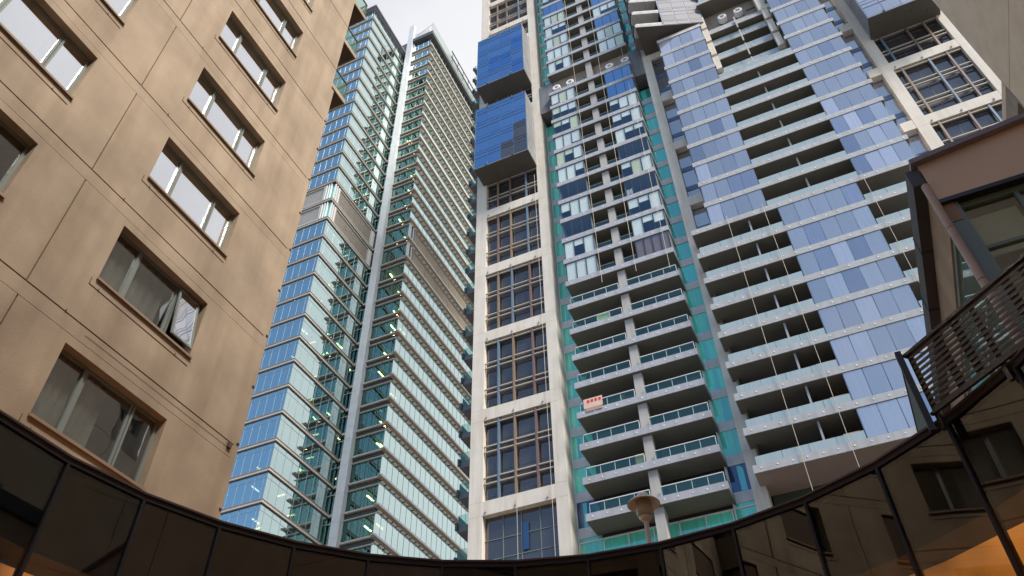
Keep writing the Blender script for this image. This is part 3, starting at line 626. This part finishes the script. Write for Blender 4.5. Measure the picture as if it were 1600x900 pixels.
# plant floor of the central bay
box('plant_wall', AT, MECHB, -16.4, -6.4, YC + 1.1, YC + 1.3, 86.2, 90.1)
box('plant_block', AT, MECH, -18.19, -16.35, YP - .05, YG + .3, 83.4, 89.4)
box('plant_block', AT, MECH, -6.40, -4.88, YP - .05, YG + .3, 83.4, 89.4)
box('column', AT, COLG, colx[0], colx[1], YC + .28, YC + .9, 86.2, 90.1)
boxes('vent_slot', AT, TANDK, [(-14.0, -12.0, YC + 1.06, YC + 1.1, 87.6, 88.0), (-10.9, -9.4, YC + 1.06, YC + 1.1, 87.6, 88.0)])
def fan(x, y, z):
    # a short drum pointing at the street with a pale ring round a dark mouth
    V = []; F = []; seg = 28
    prof = [(.50, .7), (.50, 0), (.46, -.03), (.27, -.03), (.25, .02), (.25, .5)]
    for r, d in prof:
        for i in range(seg): t = 2 * math.pi * i / seg; V.append((x + r * math.cos(t), y + d, z + r * math.sin(t)))
    for j in range(len(prof) - 1):
        for i in range(seg): a = j * seg + i; b = j * seg + (i + 1) % seg; F.append((a, b, b + seg, a + seg))
    f = poly('fan_drum', AT, FANW, V, F, smooth=False)
    V = [(x + .26 * math.cos(2 * math.pi * i / seg), y + .3, z + .26 * math.sin(2 * math.pi * i / seg)) for i in range(seg)]
    poly('fan_mouth', f, BLACK, V, [tuple(range(seg))])
for fx in (-15.8, -14.0, -8.85, -6.85): fan(fx, YC + .35, 87.55)
# upper central bay
m2 = [('blind', 'blind'), ('blind', 'blind'), ('blind', 'blue'), ('blind', 'blind'), ('blind', 'blue'), ('blue', 'blue'), ('blind', 'blind'), ('blue', 'blind'), ('blind', 'blue'), ('blind', 'blind')]
for k in range(0, 13):
    z = 90.1 + 3.1 * k
    slab(CX0, CX1, YC, z, SLABG); central(z, z + 3.1, m2[k % 10])
# ---- right bay
RX0, RX1 = -4.3, 14.9
def rail_r(x0, x1, z, y=YR):
    n_ = max(1, round((x1 - x0) / 1.9)); wv = (x1 - x0) / n_
    for q in range(n_): many(AT, 'frosted_balustrade', G_RAILR, (x0 + q * wv + .01, x0 + (q + 1) * wv - .01, y + .03, y + .05, z + .6, z + 1.26), .004)
def lav(x0, x1, npn, z0, z1, y=YR, mat=None):
    wv = (x1 - x0) / npn
    for q in range(npn): many(AT, 'lavender_pane', mat or random.choice((G_LAV,) * 7 + (G_LAVD, G_LAVD, G_LAVP)), (x0 + q * wv + .03, x0 + (q + 1) * wv - .03, y + .05, y + .07, z0 + .03, z1 - .03), .004)
    for q in range(npn + 1): many(AT, 'glazing_post', BOXFR, (x0 + q * wv - .025, x0 + q * wv + .025, y + .06, y + .12, z0, z1))
    for sx in (x0 - .02, x1): many(AT, 'enclosure_side', G_LAV, (sx, sx + .02, y + .14, YG - .3, z0, z1))
for k in range(-3, 20):
    z = 28.6 + 3.0 * k; h0 = z + .62; z1 = z + 3.0
    if k == -3: continue
    if k < 0:
        box('podium_glass', AT, G_TEAL if False else G_DOOR, RX0 + .5, 16.4, YG, YG + .05, z, z1); continue
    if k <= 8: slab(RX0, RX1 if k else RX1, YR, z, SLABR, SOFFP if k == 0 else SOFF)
    elif k < 16: slab(-2.6, RX1, YR, z, SLABR)
    elif k <= 19:
        slab(-2.6, 2.6, YR, z, SLABG); slab(9.9, RX1, YR, z, SLABR); slab(2.45, 10.05, YR + 1.2, z - .25, SLABR)
        box('column', AT, CREAM, 2.55, 3.2, YR + .55, YR + 1.15, z + .2, z1 - .3)
        box('column', AT, CREAM, 9.2, 9.85, YR + .55, YR + 1.15, z + .2, z1 - .3)
    if k >= 19: continue
    box('balcony_rear_wall', AT, ROOMDK, -3.92, 16.47, YG + .1, YG + .2, h0, z1)
    for q in range(8): many(AT, 'balcony_door', G_DOOR, (-3.7 + q * 2.4, -1.4 + q * 2.4, YG + .04, YG + .07, h0, z1 - .3), .003)
    for q in range(5):
        if random.random() < .45:
            cx = random.uniform(-3.4, 13.5); many(AT, 'door_curtain', CURT, (cx, cx + random.uniform(.5, 1.1), YG - .04, YG - .01, h0 + .05, z1 - .35))
    if k < 8:
        lav(3.2, 9.63, 5, h0, z1)
        rail_r(RX0 + .3, 3.15, z); rail_r(9.7, RX1, z)
        box('divider_post', AT, SLABG, .55, .70, YR + .35, YR + .5, h0, z1); box('divider_wall', AT, SIDEW, .58, .67, YR + .5, YG, h0, z1)
        box('divider_wall', AT, SOFF, -3.92, -3.8, YR + 1.4, YG, h0, z1)
    else:
        lav(-2.45, 2.45, 4, h0, z1); lav(10.1, 14.6, 4, h0, z1)
        if k < 16: rail_r(2.5, 10.05, z)
        else: rail_r(3.25, 9.2, z - .25, YR + 1.2)
        box('divider_post', AT, COLG, 6.2, 6.35, YR + .5, YR + .65, h0, z1)
# recess glazing beside piers with beam stubs
for x0, x1 in ((-3.92, -2.5), (15.0, 16.47)):
    for k in range(8 if x0 < 0 else 0, 38):
        z = 28.6 + 3.0 * k if k < 20 else 90.1 + 3.1 * (k - 20)
        many(AT, 'recess_pane', G_LAV, (x0, x1, YP + .75, YP + .77, z + .55, z + 2.9), .003)
        many(AT, 'recess_spandrel', BOXFR, (x0, x1, YP + .70, YP + .74, z - .1, z + .55))
for zb in beams:
    if zb > 10: box('beam_stub', AT, CREAM, 15.4, 16.466, YP + .02, YP + .9, zb, zb + 1.24)
    if zb > 50: box('beam_stub', AT, CREAM, -3.916, -2.6, YP + .02, YP + .9, zb, zb + 1.24)
# plant floor of the right bay, then upper balconies
box('plant_wall', AT, MECHB, 2.4, 10.4, YR + 2.0, YR + 2.2, 85.5, 91)
box('plant_wall', AT, MECH, -3.9, 2.4, YR + 2.0, YR + 2.2, 85.5, 91)
slab(2.45, 10.4, YR + .7, 84.2, SLABR)
box('vent_slot', AT, TANDK, 8.0, 10.0, YR + 1.96, YR + 2.0, 88.2, 88.45)
fan(5.2, YR + 1.1, 87.7); fan(7.05, YR + 1.1, 87.7)
box('roof_edge', AT, CREAM, -2.55, 2.5, YR - .02, YG, 85.62, 85.95)
box('pier', AT, CREAM, 9.0, 10.15, YR + .5, YR + 1.5, 84.8, TOP)
for k in range(0, 13):
    z = 90.3 + 3.1 * k; h0 = z + .62; z1 = z + 3.1
    slab(2.9, RX1, YR if k else YR, z, SLABR)
    rail_r(3.3, 9.0, z); lav(10.3, 14.6, 4, h0, z1)
    box('balcony_rear_wall', AT, ROOMDK, -3.92, 16.47, YG + .1, YG + .2, h0, z1)
lav(10.1, 14.6, 4, 86.2, 90.3)
slab(9.9, RX1, YR, 85.6, SLABR)
# skewed projecting box over the plant floor, right of the third pier
SK = [(-4.35, 47.0), (3.1, 49.75), (3.1, 52.5), (-4.4, 52.5)]
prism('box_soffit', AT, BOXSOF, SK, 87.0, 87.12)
def onsk(t): return (SK[0][0] + (SK[1][0] - SK[0][0]) * t, SK[0][1] + (SK[1][1] - SK[0][1]) * t)
nrm = Vector((2.75, -7.45, 0)).normalized()
def skbox(name, t0, t1, z0, z1, d0, d1, mat, many_=False):
    a_, b2 = onsk(t0), onsk(t1)
    pts = [(a_[0] + nrm.x * d0, a_[1] + nrm.y * d0), (b2[0] + nrm.x * d0, b2[1] + nrm.y * d0), (b2[0] + nrm.x * d1, b2[1] + nrm.y * d1), (a_[0] + nrm.x * d1, a_[1] + nrm.y * d1)]
    return prism(name, AT, mat, pts[::-1] if d1 > d0 else pts, z0, z1)
for j in range(6):
    z = 87.12 + 4.0 * j / 1.0 * .78
    zt = z + 3.12
    skbox('box_slab', 0, .40, z, z + .55, 0, -1.4, SLABR); skbox('box_slab_back', 0.02, .40, z, z + .5, -1.4, -3.0, SOFF)
    skbox('balustrade_cap', 0.02, .40, z + .55, z + .72, 0, -.2, CREAM)
    skbox('balcony_back', 0.02, .40, z + .5, zt, -2.6, -2.7, ROOMDK)
    for q in range(3):
        t0 = .42 + q * .1933
        for (p0, p1) in ((.12, .72), (.78, 1.05), (1.11, 2.35), (2.41, 3.06)):
            skbox('box_pane', t0 + .006, t0 + .187, z + p0, z + p1, -.02, -.05, G_LAV)
    skbox('box_frame', .41, 1.0, z, zt, -.05, -.15, BOXFR)
prism('box_side', AT, BOXFR, [(3.1, 49.8), (3.16, 49.8), (3.16, 52.4), (3.1, 52.4)], 87, 106)
# ---- blue and lavender projecting boxes
def pbox(x0, x1, yf, z0, z1, nx, nz, mat, side, lab):
    fr = box('projecting_box', AT, BOXFR, x0 + .05, x1 - .05, yf + .05, YP + .9, z0 + .05, z1, label=lab)
    box('box_soffit', fr, BOXSOF, x0, x1, yf, YP + .3, z0, z0 + .08)
    boxes('box_edge', fr, BOXFR, [(x0, x0 + .08, yf, yf + .1, z0 + .08, z1), (x1 - .08, x1, yf, yf + .1, z0 + .08, z1), (x0 + .08, x1 - .08, yf, yf + .1, z1 - .08, z1), (x0 + .08, x1 - .08, yf, yf + .1, z0 + .08, z0 + .2)])
    wv = (x1 - x0 - .16) / nx; hv = (z1 - z0 - .3) / nz
    for j in range(nz):
        for i in range(nx):
            a_ = x0 + .08 + i * wv; b2 = z0 + .22 + j * hv
            dark = lab.startswith('lower blue') and ((i == nx - 1 and j in (0, 1)) or (i == nx - 2 and j == 0))
            m_ = G_FRM if dark else (mat if random.random() < .93 or mat is not G_BOX else G_BOXD)
            many(AT, 'box_pane', m_, (a_ + .03, a_ + wv - .03, yf + .02, yf + .04, b2 + .04, b2 + hv * .56), .006)
            many(AT, 'box_pane', m_, (a_ + .03, a_ + wv - .03, yf + .01, yf + .04, b2 + hv * .61, b2 + hv * .78), .006)
            many(AT, 'box_pane', m_, (a_ + .03, a_ + wv - .03, yf + .015, yf + .04, b2 + hv * .82, b2 + hv - .03), .006)
    n_ = 3
    for j in range(nz * 2):
        for i in range(n_):
            dy = (YP - yf - .2) / n_; hh = (z1 - z0 - .3) / (nz * 2)
            if side > 0: many(AT, 'side_panel', BOXSIDE, (x1 - .05, x1, yf + .12 + i * dy, yf + .12 + (i + 1) * dy - .04, z0 + .2 + j * hh, z0 + .2 + (j + 1) * hh - .05))
            if side < 0: many(AT, 'side_panel', BOXSIDE, (x0, x0 + .05, yf + .12 + i * dy, yf + .12 + (i + 1) * dy - .04, z0 + .2 + j * hh, z0 + .2 + (j + 1) * hh - .05))
    for i in (1, nx - 1): many(AT, 'box_bracket', FRAMEDK, (x0 + i * wv - .05, x0 + i * wv + .05, yf - .12, yf + .0, z0 + .1, z0 + .5)); many(AT, 'box_bracket', FRAMEDK, (x0 + i * wv - .05, x0 + i * wv + .05, yf - .12, yf + .0, z1 - .5, z1 + .1))
    for i in range(4): many(AT, 'soffit_light', FRAMEDK, (x0 + .8 + i * 1.5, x0 + .95 + i * 1.5, yf + .9 + (i % 2) * .6, yf + 1.05 + (i % 2) * .6, z0 - .05, z0))
pbox(-25.8, -19.12, 48.45, 73.5, 85.8, 4, 4, G_BOX, 1, 'lower blue glass box projecting from the frame')
pbox(-25.85, -19.15, 48.5, 91.0, 103.2, 4, 4, G_BOX, 1, 'upper blue glass box projecting from the frame')
pbox(17.35, 23.9, 48.45, 73.5, 85.8, 4, 4, G_LAV, -1, 'pale lavender glass box projecting from the right frame')
# side balconies beyond the left pier
for k in range(0, 26):
    z = 28.6 + 3.0 * k
    s = box('side_balcony', AT, MECH, -28.5, -26.66, 52.6, 56.5, z, z + .5)
    box('balustrade_glass', s, G_RAILR, -28.45, -28.42, 52.65, 56.4, z + .5, z + 1.5); box('balustrade_glass', s, G_RAIL, -28.42, -26.7, 52.62, 52.64, z + .5, z + 1.5)
    box('bracket', s, FRAMEDK, -28.6, -28.4, 52.4, 52.6, z + .1, z + .8)
flush()
# ---- loose things on the balconies
t_ = boxes('striped_towel', None, [paint('towel_cream', (.62, .42, .34), .9), paint('towel_red', (.55, .03, .04), .9)], [(-16.05, -14.45, YC - .03, YC + .0, 38.35, 39.25)] + [(-15.75 + q * .33, -15.55 + q * .33, YC - .045, YC - .03, 38.85, 39.1) for q in range(4)], mats=[0, 1, 1, 1, 1])
tag(t_, 'cream towel with red motifs hung over the central balcony edge', 'towel')
t_ = boxes('bench_cushion', None, paint('cushion_tan', (.36, .25, .20), .9), [(-15.9, -14.5, YC - .05, YC - .01, 38.0, 38.34)]); tag(t_, 'dull pink mat hanging below the red and cream towel', 'mat')
def lounger(x, y, z):
    r = thing('deck_chair', 'white slatted deck chair standing behind the clear pane beside the rope', 'chair', x, y, z)
    boxes('frame', r, WHITE, [(x, x + .05, y, y + .05, z, z + 1.2), (x + .5, x + .55, y, y + .05, z, z + 1.2), (x, x + .05, y + .5, y + .55, z, z + .45), (x + .5, x + .55, y + .5, y + .55, z, z + .45)])
    boxes('seat', r, WHITE, [(x, x + .55, y + q * .11, y + q * .11 + .08, z + .42, z + .46) for q in range(5)])
    boxes('backrest', r, WHITE, [(x + .05, x + .5, y + .01, y + .04, z + .55 + q * .16, z + .65 + q * .16) for q in range(4)])
lounger(-9.5, YC + .3, 62.3)
def acbox(x, y, z, lab, m):
    r = thing('storage_box', lab, 'box', x, y, z)
    box('body', r, m, x, x + 1.1, y, y + .5, z, z + .8); box('lid', r, m, x - .03, x + 1.13, y - .03, y + .53, z + .81, z + .88)
CARD = paint('cardboard_tan', (.42, .33, .22), .85)
acbox(1.9, YR + .35, 28.6 + .62, 'tan storage box on the lowest right balcony beside the lavender panes', CARD)
acbox(1.9, YR + .35, 31.6 + .62, 'tan storage box one floor above the lowest right balcony', CARD)
acbox(1.8, YR + .35, 34.6 + .62, 'small beige box on the third right balcony from the bottom', CARD)
t_ = boxes('cardboard_sheet', None, CARD, [(-12.5, -11.85, YC + .14, YC + .17, 31.6 + .65, 31.6 + 1.5)]); tag(t_, 'tan board leaning behind the balcony glass left of the lower column', 'board')
t_ = boxes('yellow_mat', None, BLINDY, [(-14.1, -12.9, YC + .14, YC + .17, 46.6 + .62, 46.6 + 1.45)]); tag(t_, 'pale yellow mat behind the balcony glass below the glazed floors', 'mat')
bx = thing('folding_bicycle', 'small bicycle with blue bag behind the second lowest right balcony glass', 'bicycle', -.5, YR + .4, 31.6 + .62)
for cx_ in (-1.0, -.1): 
    sg = 20; V = []; F = []
    for i in range(sg):
        t = 2 * math.pi * i / sg
        for r in (.24, .29):
            for dy in (0, .04): V.append((cx_ + r * math.cos(t), YR + .4 + dy, 31.6 + .62 + .3 + r * math.sin(t)))
    for i in range(sg):
        a = 4 * i; b = 4 * ((i + 1) % sg); F += [(a, b, b + 2, a + 2), (a + 1, a + 3, b + 3, b + 1), (a + 2, b + 2, b + 3, a + 3), (a, a + 1, b + 1, b)]
    poly('wheel', bx, BLACK, V, F)
for p, q in (((-1.0, .3), (-.7, .62)), ((-.7, .62), (-.25, .62)), ((-.25, .62), (-.1, .3)), ((-.7, .62), (-.5, .3)), ((-.5, .3), (-.25, .62)), ((-.25, .62), (-.22, .85))):
    tube('frame_tube', bx, WHITE, (p[0], YR + .42, 32.22 + p[1]), (q[0], YR + .42, 32.22 + q[1]), .025, 6)
box('bag', bx, TUBEB, .1, .45, YR + .35, YR + .5, 32.5, 32.95)
def plant(x, y, z, lab):
    t = thing('potted_plant', lab, 'plant', x, y, z)
    lathe('pot', t, SILL, (x, y, z), [(.12, 0), (.17, .3), (.15, .3), (.13, .26), (0, .26)], 14)
    rnd = random.Random(int(x * 10)); V = []; F = []
    for q in range(70):
        a = rnd.uniform(0, 6.28); e = rnd.uniform(.2, 1.4); l = rnd.uniform(.15, .5); b0 = Vector((x, y, z + .28 + rnd.uniform(0, .3)))
        d = Vector((math.cos(a) * math.cos(e), math.sin(a) * math.cos(e), math.sin(e))); tip = b0 + d * l; sd = d.orthogonal().normalized() * .035; md = b0 + d * l * .5
        k = len(V); V += [tuple(b0), tuple(md + sd), tuple(tip), tuple(md - sd)]; F.append((k, k + 1, k + 2, k + 3))
    poly('foliage', t, LEAF, V, F, kind='stuff')
LEAF = paint('leaf_green', (.06, .12, .03), .6, .3, 6)
plant(-12.9, YC + .45, 37.6 + .62, 'potted green plant behind the glass beside the red and cream towel')
plant(-2.2, YR + .5, 34.6 + .62, 'potted plant at the left end of the third open balcony on the right')
# ---- access ropes hanging in front of the facades
for i, (x, y, za, zb, lab) in enumerate(((-13.15, 50.15, 51.5, TOP, 'thin rope hanging down the central bay over the left enclosure edge'), (-9.9, 50.15, 51.5, TOP, 'thin rope hanging down the central bay at the right enclosure edge'), (-6.9, 50.15, 50.5, 90, 'thin rope over the brown blinds at the right end of the central bay'),
    (-1.03, 49.05, 22, 53.5, 'thin rope hanging over the open balconies nearest the third pier'), (2.09, 49.05, 22, 53.5, 'thin rope hanging left of the lower lavender panes'), (10.3, 49.05, 24, 53.5, 'thin rope hanging right of the lower lavender panes'),
    (-22.4, 50.88, 18, 32.6, 'thin cable hanging over the lobby glazing under the lowest beam'), (-19.45, 50.88, 18, 72, 'thin cable hanging down the framed windows beside the second pier'))):
    V, F = tubegeo((x, y, za), (x, y, zb), .022, 6)
    tag(poly('access_rope', None, RAILB, V, F), lab, 'rope', 'ropes hanging down the apartment tower')

# ================================================================== tan building on the right
RB = thing('tan_side_building', 'tan rendered block with vertical-looking joints rising at the upper right corner', 'building', 12, 5)
XR = 11.0
def wpan(y0, y1, z0, z1): return box('wall_panel', RB, TAN2, XR, XR + .06, y0, y1, z0, z1)
zz = [-1.6, 3.0, 6.0, 9.0, 12.0, 15.0, 18.0, 21.0, 24.0, 26.97]
for a_, b2 in zip(zz, zz[1:]):
    for y0, y1 in ((-16, -11), (-11, -5.5), (-5.5, 0), (0, 5.5), (5.5, 11), (11, 17), (17, 23.19)): wpan(y0 + .012, y1 - .012, a_ + .012, b2 - .012)
for y0, y1 in ((-16, -8), (-8, 0), (0, 8), (8, 16), (16, 23.25)): wpan(y0 + .01, y1 - (.01 if y1 < 23 else 0), 26.995, 38.0)
wpan(23.215, 25.25, 27.34, 27.7)
ring_panel('wall_panel', RB, TAN, XR, 23.215, 25.25, 24.0, 27.32, 23.28, 24.9, 25.1, 26.3, .25, sx=-1)
wpan(23.215, 25.25, 12, 23.98)
fr = boxes('window', RB, GFRAME, [(XR + .2, XR + .26, 23.28, 24.9, 25.1, 25.18), (XR + .2, XR + .26, 23.28, 24.9, 26.22, 26.3), (XR + .2, XR + .26, 23.28, 23.36, 25.18, 26.22), (XR + .2, XR + .26, 24.82, 24.9, 25.18, 26.22)])
box('pane', fr, G_FRM, XR + .22, XR + .24, 23.36, 24.82, 25.18, 26.22)
box('wall_core', RB, TANDK, XR + .065, XR + 14, -16, 23.18, -1.6, 37.9)
box('wall_core', RB, TANDK, XR + .3, XR + 14, 23.18, 25.2, -1.6, 27.6)
box('far_wall', RB, TAN, XR + .065, XR + 14, 23.2, 23.26, 27.7, 38)

# ================================================================== low brown building on the right
BB = thing('brown_corner_building', 'low brown rendered building with dark gutter, green framed windows and sloping coping', 'building', 4, 11)
BX, BY = 2.83, 9.94
poly('front_wall', BB, BROWN, [(BX + .06, BY, 9.63), (8.8, BY, 9.63), (8.8, BY, 11.2), (BX + .06, BY, 10.52), (BX + .06, BY + .25, 9.63), (8.8, BY + .25, 9.63), (8.8, BY + .25, 11.2), (BX + .06, BY + .25, 10.52)], [(0, 1, 2, 3), (4, 7, 6, 5), (0, 4, 5, 1), (3, 2, 6, 7), (0, 3, 7, 4)])
def rk(x, z): return z + (x - BX) * (11.2 - 10.52) / (8.8 - BX)
poly('coping', BB, COPING, [(BX - .04, BY - .12, rk(BX, 10.50)), (8.9, BY - .12, rk(8.9, 10.50)), (8.9, BY - .12, rk(8.9, 10.60)), (BX - .04, BY - .12, rk(BX, 10.60)), (BX - .04, BY + .4, rk(BX, 10.50)), (8.9, BY + .4, rk(8.9, 10.50)), (8.9, BY + .4, rk(8.9, 10.60)), (BX - .04, BY + .4, rk(BX, 10.60))], [(0, 1, 2, 3), (4, 7, 6, 5), (0, 4, 5, 1), (3, 2, 6, 7), (0, 3, 7, 4), (1, 5, 6, 2)])
box('shadow_reveal', BB, BLACK, BX + .06, 8.8, BY - .02, BY + .2, 9.55, 9.63)
for i in range(6): box('gutter', BB, GUTTER, BX - .16, BX + .03, BY - .02 + i * 1.6, BY - .02 + i * 1.6 + 1.59, 10.06, 10.44)
boxes('gutter_strap', BB, BLACK, [(BX - .17, BX + .03, BY + 1.57 + i * 1.6, BY + 1.60 + i * 1.6, 10.05, 10.45) for i in range(5)])
box('side_wall', BB, TAN, BX + .03, BX + .25, BY + .05, BY + 10, 9.16, 10.10)
box('side_wall', BB, TAN, BX + .03, BX + .25, BY + 5.2, BY + 10, -1.6, 9.16)
for za_, zb_ in ((9.0, 10.02), (7.9, 8.985), (6.8, 7.885), (3, 6.785)): tube('corner_post', BB, PIPE, (BX + .0, BY - .0, za_), (BX + .0, BY - .0, zb_), .062, 10)
box('window_jamb', BB, GFRAME, BX + .08, BX + .30, BY + .06, BY + .16, 3, 9.55)
boxes('window_frame', BB, GFRAME, [(BX + .30, 8.8, BY + .12, BY + .2, 9.45, 9.55), (BX + 1.05, BX + 1.11, BY + .12, BY + .2, 3, 9.45), (BX + 2.3, BX + 2.36, BY + .12, BY + .2, 3, 9.45), (BX + .30, 8.8, BY + .12, BY + .2, 8.52, 8.58)])
SHADEM = paint('roller_shade_sage', (.80, .84, .68), .9)
for i, (a_, b2) in enumerate(((BX + .30, BX + 1.05), (BX + 1.11, BX + 2.3), (BX + 2.36, 8.8))):
    box('window_pane', BB, G_BRN, a_, b2, BY + .16, BY + .17, 8.58, 9.45, .002); box('window_pane', BB, G_BRN, a_, b2, BY + .16, BY + .17, 3, 8.52, .002)
    box('roller_shade', BB, SHADEM, a_ + .02, b2 - .02, BY + .30, BY + .32, 8.5, 9.33); box('roller_shade', BB, CARD, a_ + .02, b2 - .02, BY + .75, BY + .77, 6.0, 8.5)
boxes('side_window_frame', BB, GFRAME, [(BX + .06, BX + .14, BY + .2, BY + 5.2, 9.06, 9.16), (BX + .06, BX + .14, BY + .2, BY + 5.2, 7.95, 8.02), (BX + .06, BX + .14, BY + 5.1, BY + 5.2, 3, 9.06), (BX + .06, BX + .14, BY + 2.6, BY + 2.66, 3, 9.06), (BX + .06, BX + .14, BY + .16, BY + .22, 3, 9.06)])
for a_, b2 in ((BY + .22, BY + 2.6), (BY + 2.66, BY + 5.1)):
    box('window_pane', BB, G_SIDE, BX + .10, BX + .11, a_, b2, 8.02, 9.06); box('window_pane', BB, G_SIDE, BX + .10, BX + .11, a_, b2, 3, 7.95)
box('room_back', BB, paint('room_beige', (.3, .27, .2), .9), BX + .3, 8.8, BY + 3, BY + 3.1, 0, 9.6)
box('roof_slab', BB, ROOFM, BX + .26, 8.8, BY + .26, BY + 10, 9.8, 9.95)

# ================================================================== rear wing behind the camera
RE = thing('rear_tan_wing', 'tan rendered wing closing the courtyard, seen only as a reflection in the black glass', 'building', 0, -20)
for n_ in range(8):
    z = ZJ - 12 + 3 * n_
    for q in range(7):
        x = -12.5 + q * 4.0
        box('wall_panel', RE, TAN, x + .01, x + 1.09, -17.9, -17.8, z, z + 2.98); box('wall_panel', RE, TAN, x + 1.1, x + 3.99, -17.9, -17.8, z, z + 1.2); box('wall_panel', RE, TAN, x + 1.1, x + 3.99, -17.9, -17.8, z + 2.6, z + 2.98)
        box('window_pane', RE, G_FRM, x + 1.1, x + 3.99, -18.1, -18.08, z + 1.2, z + 2.6)
box('wall_core', RE, TANDK, -12.5, 15.5, -26, -18.2, -1.6, 21.4)
# ================================================================== round black glass wall
RW = thing('round_glass_wall', 'curved black glass wall with thin coping ringing the courtyard below the towers', 'wall', -2.306, 4.535)
CX, CY, RR, H = -2.306, 4.535, 5.60, 5.2
step = math.radians(10.47); a0 = math.radians(90.35)
def P(a, r=RR): return (CX + r * math.cos(a), CY + r * math.sin(a))
for i in range(-12, 14):
    a1, a2 = a0 + i * step, a0 + (i + 1) * step
    p, q, p2, q2 = P(a1), P(a2), P(a1, RR + .03), P(a2, RR + .03)
    prism('glass_panel', RW, G_RING, [(p[0] * .998 + q[0] * .002, p[1] * .998 + q[1] * .002), p2, q2, (q[0] * .998 + p[0] * .002, q[1] * .998 + p[1] * .002)][::1], -1.6, H - .09)
    e1, e2, e3, e4 = P(a1, RR + .10), P(a2, RR + .10), P(a1, RR + .7), P(a2, RR + .7)
    prism('spandrel', RW, SPAN, [e1, P(a1, RR + .14), P(a2, RR + .14), e2], 4.1, H - .1)
    prism('lit_room_wall', RW, ROOM, [e3, P(a1, RR + .74), P(a2, RR + .74), e4], -1.6, 4.14)
    prism('ceiling', RW, SPAN, [P(a1, RR + .145), P(a1, RR + .8), P(a2, RR + .8), P(a2, RR + .145)], 4.15, 4.25)
    f = P(a1, RR - .035); b_ = P(a1, RR + .09); d = (-math.sin(a1) * .017, math.cos(a1) * .017)
    prism('mullion', RW, paintc('ring_mullion', (.028, .028, .034)), [(f[0] - d[0], f[1] - d[1]), (b_[0] - d[0], b_[1] - d[1]), (b_[0] + d[0], b_[1] + d[1]), (f[0] + d[0], f[1] + d[1])], -1.6, H - .09)
    p, q, p2, q2 = P(a1, RR - .03), P(a2, RR - .03), P(a1, RR + .28), P(a2, RR + .28)
    prism('coping', RW, COPING if False else paintc('ring_coping', (.035, .033, .04)), [p, p2, q2, q], H - .09, H - .025)
    p, q = P(a1, RR - .055), P(a2, RR - .055)
    prism('coping_lip', RW, paintc('ring_lip', (.11, .085, .08)), [p, p2, q2, q], H - .025, H)
# ================================================================== slatted screens above the ring
SC = thing('slatted_privacy_screen', 'dark slatted metal privacy screen standing above the glass wall at right', 'screen', 1.3, 8.65, 5.2)
A = Vector((1.28, 8.62)); B = Vector((3.9, 6.24)); D = (B - A); Lh = D.length; D.normalize(); Nn = Vector((D.y, -D.x))
def seg(name, s0, s1, z0, z1, n0, n1, mat, parent=SC, org=A, d=D, nn=Nn):
    pts = [org + d * s0 + nn * n0, org + d * s1 + nn * n0, org + d * s1 + nn * n1, org + d * s0 + nn * n1]
    return prism(name, parent, mat, [tuple(p) for p in pts], z0, z1)
for i in range(11): seg('slat', .03, Lh, 5.24 + i * .073, 5.24 + i * .073 + .040, -.004, .004, SLATM)
seg('top_rail', 0, Lh, 6.03, 6.07, -.03, .03, SLATM); seg('bottom_rail', 0, Lh, 5.20, 5.232, -.02, .02, SLATM)
for s in (.02, .95, 1.9, 2.85): seg('post', s, s + .05, 5.0, 6.03, -.06, -.012, SLATM)
for s in (.42, .68, 1.4, 1.62, 2.3): seg('bracket_strip', s, s + .09, 5.24, 6.03, -.05, -.014, SLATM)
R2 = thing('slatted_return_screen', 'narrow dark slatted return screen leaning from the corner post behind the glass wall', 'screen', 1.2, 8.75, 5.2)
A2 = Vector((1.23, 8.62)); d2 = Vector((.04, 1)).normalized(); n2 = Vector((1, 0))
for i in range(14): seg('slat', 0.05, 1.7, 5.22 + i * .058, 5.22 + i * .058 + .036, -.01, .01, GFRAME, R2, A2, d2, n2)
seg('top_rail', 0, 1.7, 6.03, 6.06, -.02, .02, SLATM, R2, A2, d2, n2)
seg('corner_post', -.05, .04, 5.0, 6.12, -.04, .03, SLATM, R2, A2, d2, n2); seg('end_post', 1.7, 1.75, 5.0, 6.05, -.02, .02, SLATM, R2, A2, d2, n2)
# ================================================================== lamp
lx, ly = -2.82, 11.5
LP = thing('street_lamp', 'cream globe-topped lamp with wide dished shade rising behind the glass wall', 'street lamp', lx, ly)
tube('pole', LP, LAMPM, (lx, ly, -1.6), (lx, ly, 6.38), .045, 14, .038)
lathe('lantern', LP, LAMPG, (lx, ly, 6.36), [(.05, 0), (.10, .02), (.135, .08), (.145, .16), (.13, .26), (.12, .33), (.0, .33)], 24)
lathe('collar', LP, LAMPM, (lx, ly, 6.33), [(.038, -.02), (.07, 0), (.11, .05), (.06, .055)], 24)
lathe('shade', LP, LAMPM, (lx, ly, 6.62), [(.115, .06), (.17, .055), (.235, .03), (.262, .0), (.268, -.012), (.262, -.018), (.23, .012), (.16, .038), (.115, .045)], 40)
lathe('cap', LP, WHITE, (lx, ly, 6.70), [(.10, 0), (.105, .03), (.095, .075), (.06, .11), (.0, .125)], 28)
lathe('vent_ring', LP, FRAMEDK, (lx, ly, 6.66), [(.09, 0), (.09, .05)], 24)
flush()
